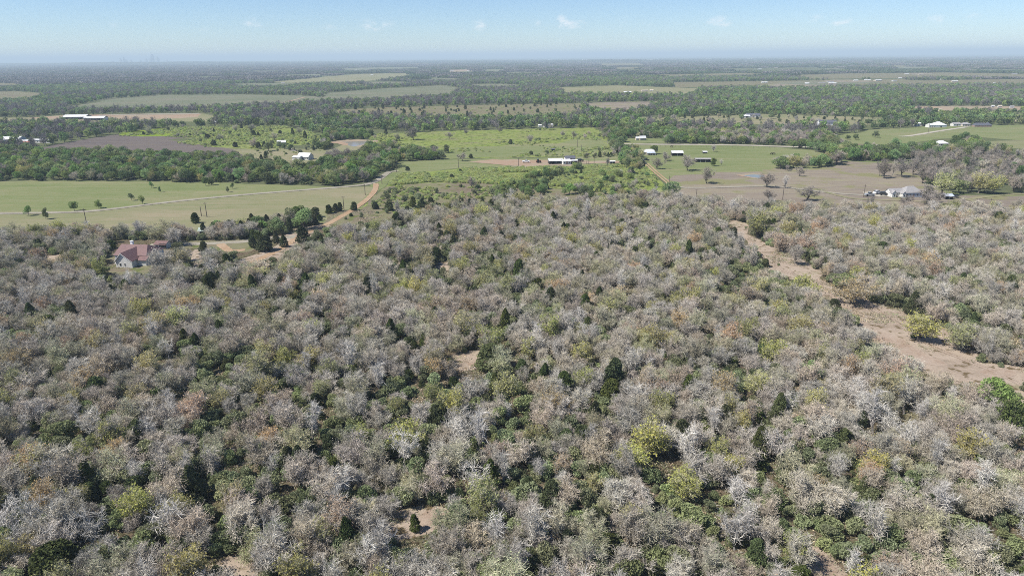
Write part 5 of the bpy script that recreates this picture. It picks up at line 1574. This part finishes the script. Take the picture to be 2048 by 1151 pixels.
# far roofs of the scattered settlements: kind of roof, x, y, width px
rs = random.Random(8)
FARB = [(88, 186, 4), (372, 177, 12), (475, 177, 8), (498, 175, 6), (545, 176, 7), (566, 167, 7), (505, 160, 9), (514, 158, 10), (633, 167, 6), (605, 178, 5), (640, 172, 7), (48, 160, 4),
        (744, 151, 6), (882, 143, 12), (903, 142, 10), (936, 142, 5), (712, 141, 5), (976, 177, 5), (1017, 186, 16), (1085, 187, 9), (1091, 174, 5), (1112, 148, 7), (1131, 146, 5), (1255, 186, 18), (1290, 183, 16), (1303, 182, 8),
        (1529, 166, 13), (1614, 168, 9), (1645, 167, 14), (1661, 165, 14), (1665, 168, 16), (1712, 162, 9), (1735, 161, 12), (1758, 162, 16), (1790, 163, 10), (1738, 146, 10), (1773, 141, 6), (1801, 157, 7),
        (1814, 149, 9), (1842, 150, 10), (1862, 158, 12), (1885, 160, 8), (1910, 164, 12), (1930, 158, 8), (1928, 157, 6), (2030, 149, 9), (1858, 181, 13), (1890, 179, 9), (1780, 212, 11), (1838, 221, 8), (1857, 221, 6),
        (1880, 222, 6), (1912, 221, 6), (1986, 215, 6), (2000, 215, 7), (2024, 216, 7), (1872, 204, 14), (1906, 207, 10), (1920, 197, 6), (1945, 234, 7), (1914, 237, 6), (1986, 241, 6), (2022, 236, 8), (2036, 243, 8),
        (1594, 134, 10), (1620, 133, 14), (1650, 132, 12), (1520, 139, 8), (1553, 136, 7), (1430, 158, 8), (1400, 159, 10), (1990, 168, 6), (1955, 167, 7), (1700, 173, 7), (432, 247, 6), (452, 236, 8), (15, 255, 9), (720, 236, 8),
        (585, 249, 9), (1330, 158, 6), (1170, 121, 14), (1240, 120, 20), (1100, 121, 12), (1420, 116, 14), (1500, 118, 10), (1650, 121, 10), (1860, 119, 12), (2010, 121, 12), (1300, 121, 14)]
hcount = {}
for i, (px_, py_, wp) in enumerate(FARB):
    q = unproj(px_, max(py_, 118.5))
    sl_ = np.linalg.norm(q)
    wm = min(wp * .78 * sl_ / FPX, 130)
    hm = min(max(3.0, wm * .16), 9) if sl_ < 6000 else 12
    rf = rs.choice(['white_roof', 'white_roof', 'white_roof', 'grey_roof', 'tan_wall']) if sl_ < 6000 else 'white_roof'
    col_ = {'white_roof': 'white', 'grey_roof': 'grey', 'tan_wall': 'tan'}[rf]
    where = 'among the far trees' if sl_ < 3000 else 'in the hazy distance'
    lab = f'tiny {col_} roofed building {where}, {spot(px_, py_)}'
    if lab in hcount: lab = lab.replace('tiny', 'small')
    if lab in hcount: lab = lab.replace('small', 'low')
    hcount[lab] = 1
    house('far_building', lab, 'building', 0, 0, wm, wm * .5, hm * .62, hm, rs.uniform(-.35, .35), rf, rs.choice(['white_wall', 'white_wall', 'tan_wall']), wins=2 if sl_ < 2500 else 0,
          door=sl_ < 2500, pos=q, group='far buildings')

# faint city skyline on the horizon
ORD = 'first second third fourth fifth sixth seventh eighth ninth tenth eleventh twelfth thirteenth fourteenth fifteenth last'.split()
hs_city = [(236, 45), (244, 60), (251, 75), (258, 95), (263, 70), (268, 120), (275, 65), (283, 60), (290, 85), (297, 110), (302, 130), (307, 90), (312, 100), (317, 170), (323, 75), (330, 60)]
for i, (px_, hm) in enumerate(hs_city):
    a = (px_ - CX) / FPX
    d = _f + _r * a + _u * ((CY - 124) / FPX)
    d = d / np.linalg.norm(d[:2])
    q = d[:2] * 16500
    t = thing('skyscraper', f'faint city tower on the hazy horizon, {ORD[i]} from the west', 'skyscraper', (q[0], q[1] + rs.uniform(-400, 400), 0), rs.uniform(-.4, .4), 'city skyline on the horizon')
    w_ = rs.uniform(32, 55)
    link('shaft', box(Geo(), -w_ / 2, w_ / 2, -w_ / 2, w_ / 2, 0, hm * .82).mesh('shaft', [BM['tower']]), t)
    link('crown', box(Geo(), -w_ * .3, w_ * .3, -w_ * .3, w_ * .3, hm * .82, hm).mesh('crown', [BM['tower']]), t)

# low ridges far off
def hill(name, pts, hgt, mat):
    """a long low ridge along pixel points, cross-section a smooth hump"""
    Wp = catmull([unproj(*p)[:2] for p in pts], 8)
    V, Q = [], []
    K = 8
    n = len(Wp)
    for i, p in enumerate(Wp):
        dd = p / np.linalg.norm(p)
        u = i / (n - 1)
        hh = hgt * 1.6 * math.sin(math.pi * u) ** .6 * (.75 + .5 * vnoise(np.array([i * .5]), np.array([3.3]), 4)[0])
        wd = 900
        for k in range(K + 1):
            v = k / K
            q = p + dd * wd * (v - .1) * 2
            V.append((q[0], q[1], hh * math.sin(math.pi * v) - .3))
    for i in range(n - 1):
        for k in range(K):
            a = i * (K + 1) + k
            Q.append((a, a + K + 1, a + K + 2, a + 1))
    me = mesh_np(name, V, None, Q, [mat], smooth=True)
    link(name, me, kind='structure')


gm['ridge'] = ground_mat('wooded ridge', [LIT(84, 92, 76), LIT(96, 98, 86), LIT(88, 100, 78), LIT(104, 104, 92)], 120, 16)
hill('hill', [(-500, 133), (0, 131), (250, 130), (500, 128), (760, 127)], 22, gm['ridge'])
hill('hill', [(1060, 125.5), (1130, 125), (1220, 125), (1310, 125), (1380, 125)], 16, gm['ridge'])
hill('hill', [(700, 123.5), (860, 123), (1000, 123), (1100, 123)], 12, gm['ridge'])

# ------------------------------------------------------------------ poles, vehicles, cattle
def cyl(G, x, y, z0, z1, r0, r1, n=8, m=0):
    a = np.arange(n) * 2 * math.pi / n
    V = np.concatenate([np.stack([x + r0 * np.cos(a), y + r0 * np.sin(a), np.full(n, z0)], 1), np.stack([x + r1 * np.cos(a), y + r1 * np.sin(a), np.full(n, z1)], 1), [[x, y, z1 + .01]]])
    G.add(V, Q=[(i, (i + 1) % n, n + (i + 1) % n, n + i) for i in range(n)], T=[(n + i, n + (i + 1) % n, 2 * n) for i in range(n)], m=m)
    return G


POLES = [(174, 451, 29, 'utility pole where the left wood meets the pasture'), (403, 432, 18, 'shorter of two poles above the small green shed'), (414, 434, 27, 'taller of two poles above the small green shed'),
         (658, 425, 16, 'pole left of the dark juniper clump by the dirt road'), (688, 420, 27, 'tall pole beside the dark juniper clump'), (730.5, 390, 21, 'utility pole below the road junction'),
         (764, 368, 17, 'utility pole in the brush above the road junction'), (793, 344, 16, 'utility pole at the end of the gravel road'), (917, 337, 19, 'utility pole in the pasture strip above the lime brush'),
         (1037, 333, 17, 'utility pole left of the big barn'), (1173.5, 328, 21, 'left one of the paired poles right of the barns'), (1177.5, 329, 22, 'right one of the paired poles right of the barns'),
         (1155, 294, 18, 'utility pole in the lower meadow'), (1163, 302, 12, 'short pole near the meadow hedge'), (1147, 279, 16, 'utility pole far back in the yellow meadow'), (1054, 281, 14, 'thin pole in the yellow meadow'),
         (944, 290, 16, 'thin pole between the meadow and the tree belt'), (1338, 367, 15, 'pole at the foot of the farm drive'), (1392, 401, 22, 'pole at the wood edge below the farm drive'),
         (1565, 400, 28, 'utility pole between the leafless oaks of the brown pasture'), (1727, 394, 22, 'pole on the gravel parking pad'), (1978, 420, 19, 'pole beside the yard lane'), (1856, 266, 20, 'pole standing left of the hill drive'),
         (1188, 331, 14, 'short pole beside the barn track')]
for px_, py_, hp, lab in POLES:
    q = unproj(px_, py_)
    hm = hp * np.linalg.norm(q - np.array([0, 0, H])) / FPX
    t = thing('utility_pole', lab, 'pole', (q[0], q[1], 0), rs.uniform(-.5, .5), 'utility poles')
    link('shaft', cyl(Geo(), 0, 0, -.3, hm, .20, .14).mesh('shaft', [BM['wood']]), t)
    if hm > 5.5:
        link('crossarm', box(Geo(), -.9, .9, -.06, .06, hm - .55, hm - .42).mesh('crossarm', [BM['wood']]), t)
        for xx in (-.75, .75):
            link('insulator', cyl(Geo(), xx, 0, hm - .42, hm - .25, .05, .035, 6).mesh('insulator', [BM['steel']]), t)


def prof(G, pts, y0, y1, m=0):
    """an outline in x-z swept across y"""
    n = len(pts)
    V = np.array([(x, y0, z) for x, z in pts] + [(x, y1, z) for x, z in pts], float)
    G.add(V, Q=[(i, n + i, n + (i + 1) % n, (i + 1) % n) for i in range(n)], T=[(0, i, i + 1) for i in range(1, n - 1)] + [(n, n + i + 1, n + i) for i in range(1, n - 1)], m=m)
    return G


def car(label, px_, py_, rot, paint, kind='suv'):
    q = unproj(px_, py_)
    t = thing('parked_' + ('pickup' if kind == 'pickup' else 'car'), label, 'pickup' if kind == 'pickup' else 'car', (q[0], q[1], .45), rot, 'vehicles parked by the farms')
    if kind == 'pickup':
        body = prof(Geo(), [(-2.6, .35), (2.6, .35), (2.65, .85), (2.5, 1.05), (1.2, 1.12), (-.6, 1.1), (-.62, 1.0), (-2.6, 1.0)], -.95, .95)
        cab = prof(Geo(), [(-.55, 1.1), (1.3, 1.12), (.75, 1.8), (-.4, 1.82)], -.82, .82)
    else:
        body = prof(Geo(), [(-2.3, .35), (2.3, .35), (2.35, .8), (2.1, 1.0), (1.1, 1.1), (-2.25, 1.08), (-2.35, .7)], -.92, .92)
        cab = prof(Geo(), [(-2.15, 1.09), (1.1, 1.1), (.45, 1.68), (-1.85, 1.72)], -.80, .80)
    link('body', body.mesh('body', [BM[paint]]), t)
    link('cabin', cab.mesh('cabin', [BM['glass']]), t)
    link('cabin_roof', box(Geo(), -1.8 if kind != 'pickup' else -.38, .42 if kind != 'pickup' else .72, -.78, .78, 1.71 if kind != 'pickup' else 1.805, 1.78 if kind != 'pickup' else 1.86).mesh('cabin_roof', [BM[paint]]), t)
    for xx in (-1.5, 1.5):
        for yy in (-.97, .75):
            G = Geo(); n = 12; a = np.arange(n) * 2 * math.pi / n
            V = np.concatenate([np.stack([xx + .37 * np.cos(a), np.full(n, yy), .37 + .37 * np.sin(a)], 1), np.stack([xx + .37 * np.cos(a), np.full(n, yy + .22), .37 + .37 * np.sin(a)], 1)])
            G.add(V, Q=[(i, (i + 1) % n, n + (i + 1) % n, n + i) for i in range(n)], T=[(0, i, i + 1) for i in range(1, n - 1)] + [(n, n + i + 1, n + i) for i in range(1, n - 1)])
            link('wheel', G.mesh('wheel', [BM['tyre']]), t)


car('white car parked on the gravel pad left of the grey roofed house', 1754, 388.5, .5, 'paint_white')
car('dark car parked at the corner of the grey roofed house', 1768, 391.5, -.3, 'paint_dark')
car('silver pickup parked beside the pole on the gravel pad', 1738, 392.5, .05, 'paint_silver', 'pickup')
car('dark pickup parked at the head of the farm drive', 1291, 323, .3, 'paint_dark', 'pickup')
car('silver car parked just behind the dark pickup on the farm drive', 1287, 328.5, .8, 'paint_silver')
car('dark pickup parked right of the slate roofed house by the barns', 1156, 324, .4, 'paint_dark', 'pickup')
car('dark car parked at the head of the barn track', 1161, 323.5, .2, 'paint_dark')
car('white pickup parked on the bare earth left of the big barn', 1052, 325.5, 0, 'paint_white', 'pickup')

tr = thing('red_tractor', 'small red tractor parked on bare earth left of the big barn', 'tractor', (*unproj(1077, 326)[:2], .25), .4)
link('body', prof(Geo(), [(-1.4, .7), (1.8, .7), (1.8, 1.5), (.2, 1.6), (-1.4, 1.5)], -.45, .45).mesh('body', [BM['rust']]), tr)
link('cab', prof(Geo(), [(-1.2, 1.5), (.2, 1.6), (.1, 2.7), (-1.1, 2.7)], -.6, .6).mesh('cab', [BM['glass']]), tr)
for xx, rr_, yy in ((-.8, .85, -.85), (-.8, .85, .5), (1.4, .5, -.75), (1.4, .5, .45)):
    n = 14; a = np.arange(n) * 2 * math.pi / n
    V = np.concatenate([np.stack([xx + rr_ * np.cos(a), np.full(n, yy), rr_ + rr_ * np.sin(a)], 1), np.stack([xx + rr_ * np.cos(a), np.full(n, yy + .35), rr_ + rr_ * np.sin(a)], 1)])
    link('wheel', Geo().add(V, Q=[(i, (i + 1) % n, n + (i + 1) % n, n + i) for i in range(n)], T=[(0, i, i + 1) for i in range(1, n - 1)] + [(n, n + i + 1, n + i) for i in range(1, n - 1)]).mesh('wheel', [BM['tyre']]), tr)


def cow(label, px_, py_, rot):
    q = unproj(px_, py_)
    bpts = {'hip': (-.85, 0, 1.12), 'mid': (0, 0, 1.05), 'sho': (.7, 0, 1.12), 'neck': (1.15, 0, 1.15), 'head': (1.45, 0, .95), 'muz': (1.75, 0, .72)}
    V = [bpts['mid'], bpts['hip'], bpts['sho'], bpts['neck'], bpts['head'], bpts['muz']]
    E = [(0, 1), (0, 2), (2, 3), (3, 4), (4, 5)]; Rr = [.42, .34, .36, .22, .17, .10]
    for par, x, kx in ((1, -.85, .12), (2, .65, -.05)):
        for y in (-.22, .22):
            k = len(V)
            V += [(x, y, .75), (x - kx, y, .42), (x, y, .03)]; E += [(par, k), (k, k + 1), (k + 1, k + 2)]; Rr += [.15, .085, .07]
    k = len(V); V += [(-1.22, 0, 1.0), (-1.27, 0, .5)]; E += [(1, k), (k, k + 1)]; Rr += [.04, .03]
    me = bpy.data.meshes.new('cow'); me.from_pydata(V, E, [])
    o = link('cow', me, None, (q[0], q[1], .3)); o.rotation_euler = (0, 0, rot)
    o['label'] = label; o['category'] = 'cow'; o['group'] = 'cattle on the green pasture'
    md = o.modifiers.new('body', 'SKIN')
    for i, r_ in enumerate(Rr):
        me.skin_vertices[0].data[i].radius = (r_, r_)
    me.skin_vertices[0].data[0].use_root = True
    o.modifiers.new('soft', 'SUBSURF').render_levels = 1
    me.materials.append(BM['cow'])


cow('dark cow grazing in the green pasture, left one of a pair', 1543, 310, .2)
cow('dark cow grazing in the green pasture, right one of a pair', 1547.5, 310, 2.8)
cow('dark cow alone in the pasture above the white pole barn', 1343, 295.5, 0)

# fence along the caliche road and the gravel road, thin posts
fz = thing('pasture_fence', 'thin wire fence along the near side of the caliche road', 'fence', (*unproj(1400, 293.5)[:2], .1))
o0 = unproj(1400, 293.5)
fa, fb_ = unproj(1250, 293), unproj(1560, 297)
post_me = cyl(Geo(), 0, 0, 0, 1.3, .07, .06, 6).mesh('post', [BM['wood']])
for k in range(31):
    p = fa + (fb_ - fa) * k / 30 - o0
    link('post', post_me, fz, (p[0], p[1], 0))
wg = Geo()
for zz in (.5, .85, 1.2):
    V, Q = prisms([fa - o0 + [0, 0, zz]], [fb_ - o0 + [0, 0, zz]], [.012], [.012]); wg.add(V, Q=Q)
link('wire', wg.mesh('wire', [BM['wire']]), fz)

# ------------------------------------------------------------------ air
HAZE = 1.35e-4
hz, n_, l_, o_ = newmat('haze air')
pv = n_.new('ShaderNodeVolumePrincipled')
pv.inputs['Color'].default_value = (.71, .885, 1.0, 1)
pv.inputs['Density'].default_value = HAZE
pv.inputs['Anisotropy'].default_value = 0.0
l_.new(pv.outputs[0], o_.inputs['Volume'])
hb_ = box(Geo(), -43000, 43000, -43000, 43000, -1.2, 176).mesh('haze', [hz])
link('haze', hb_, kind='stuff')
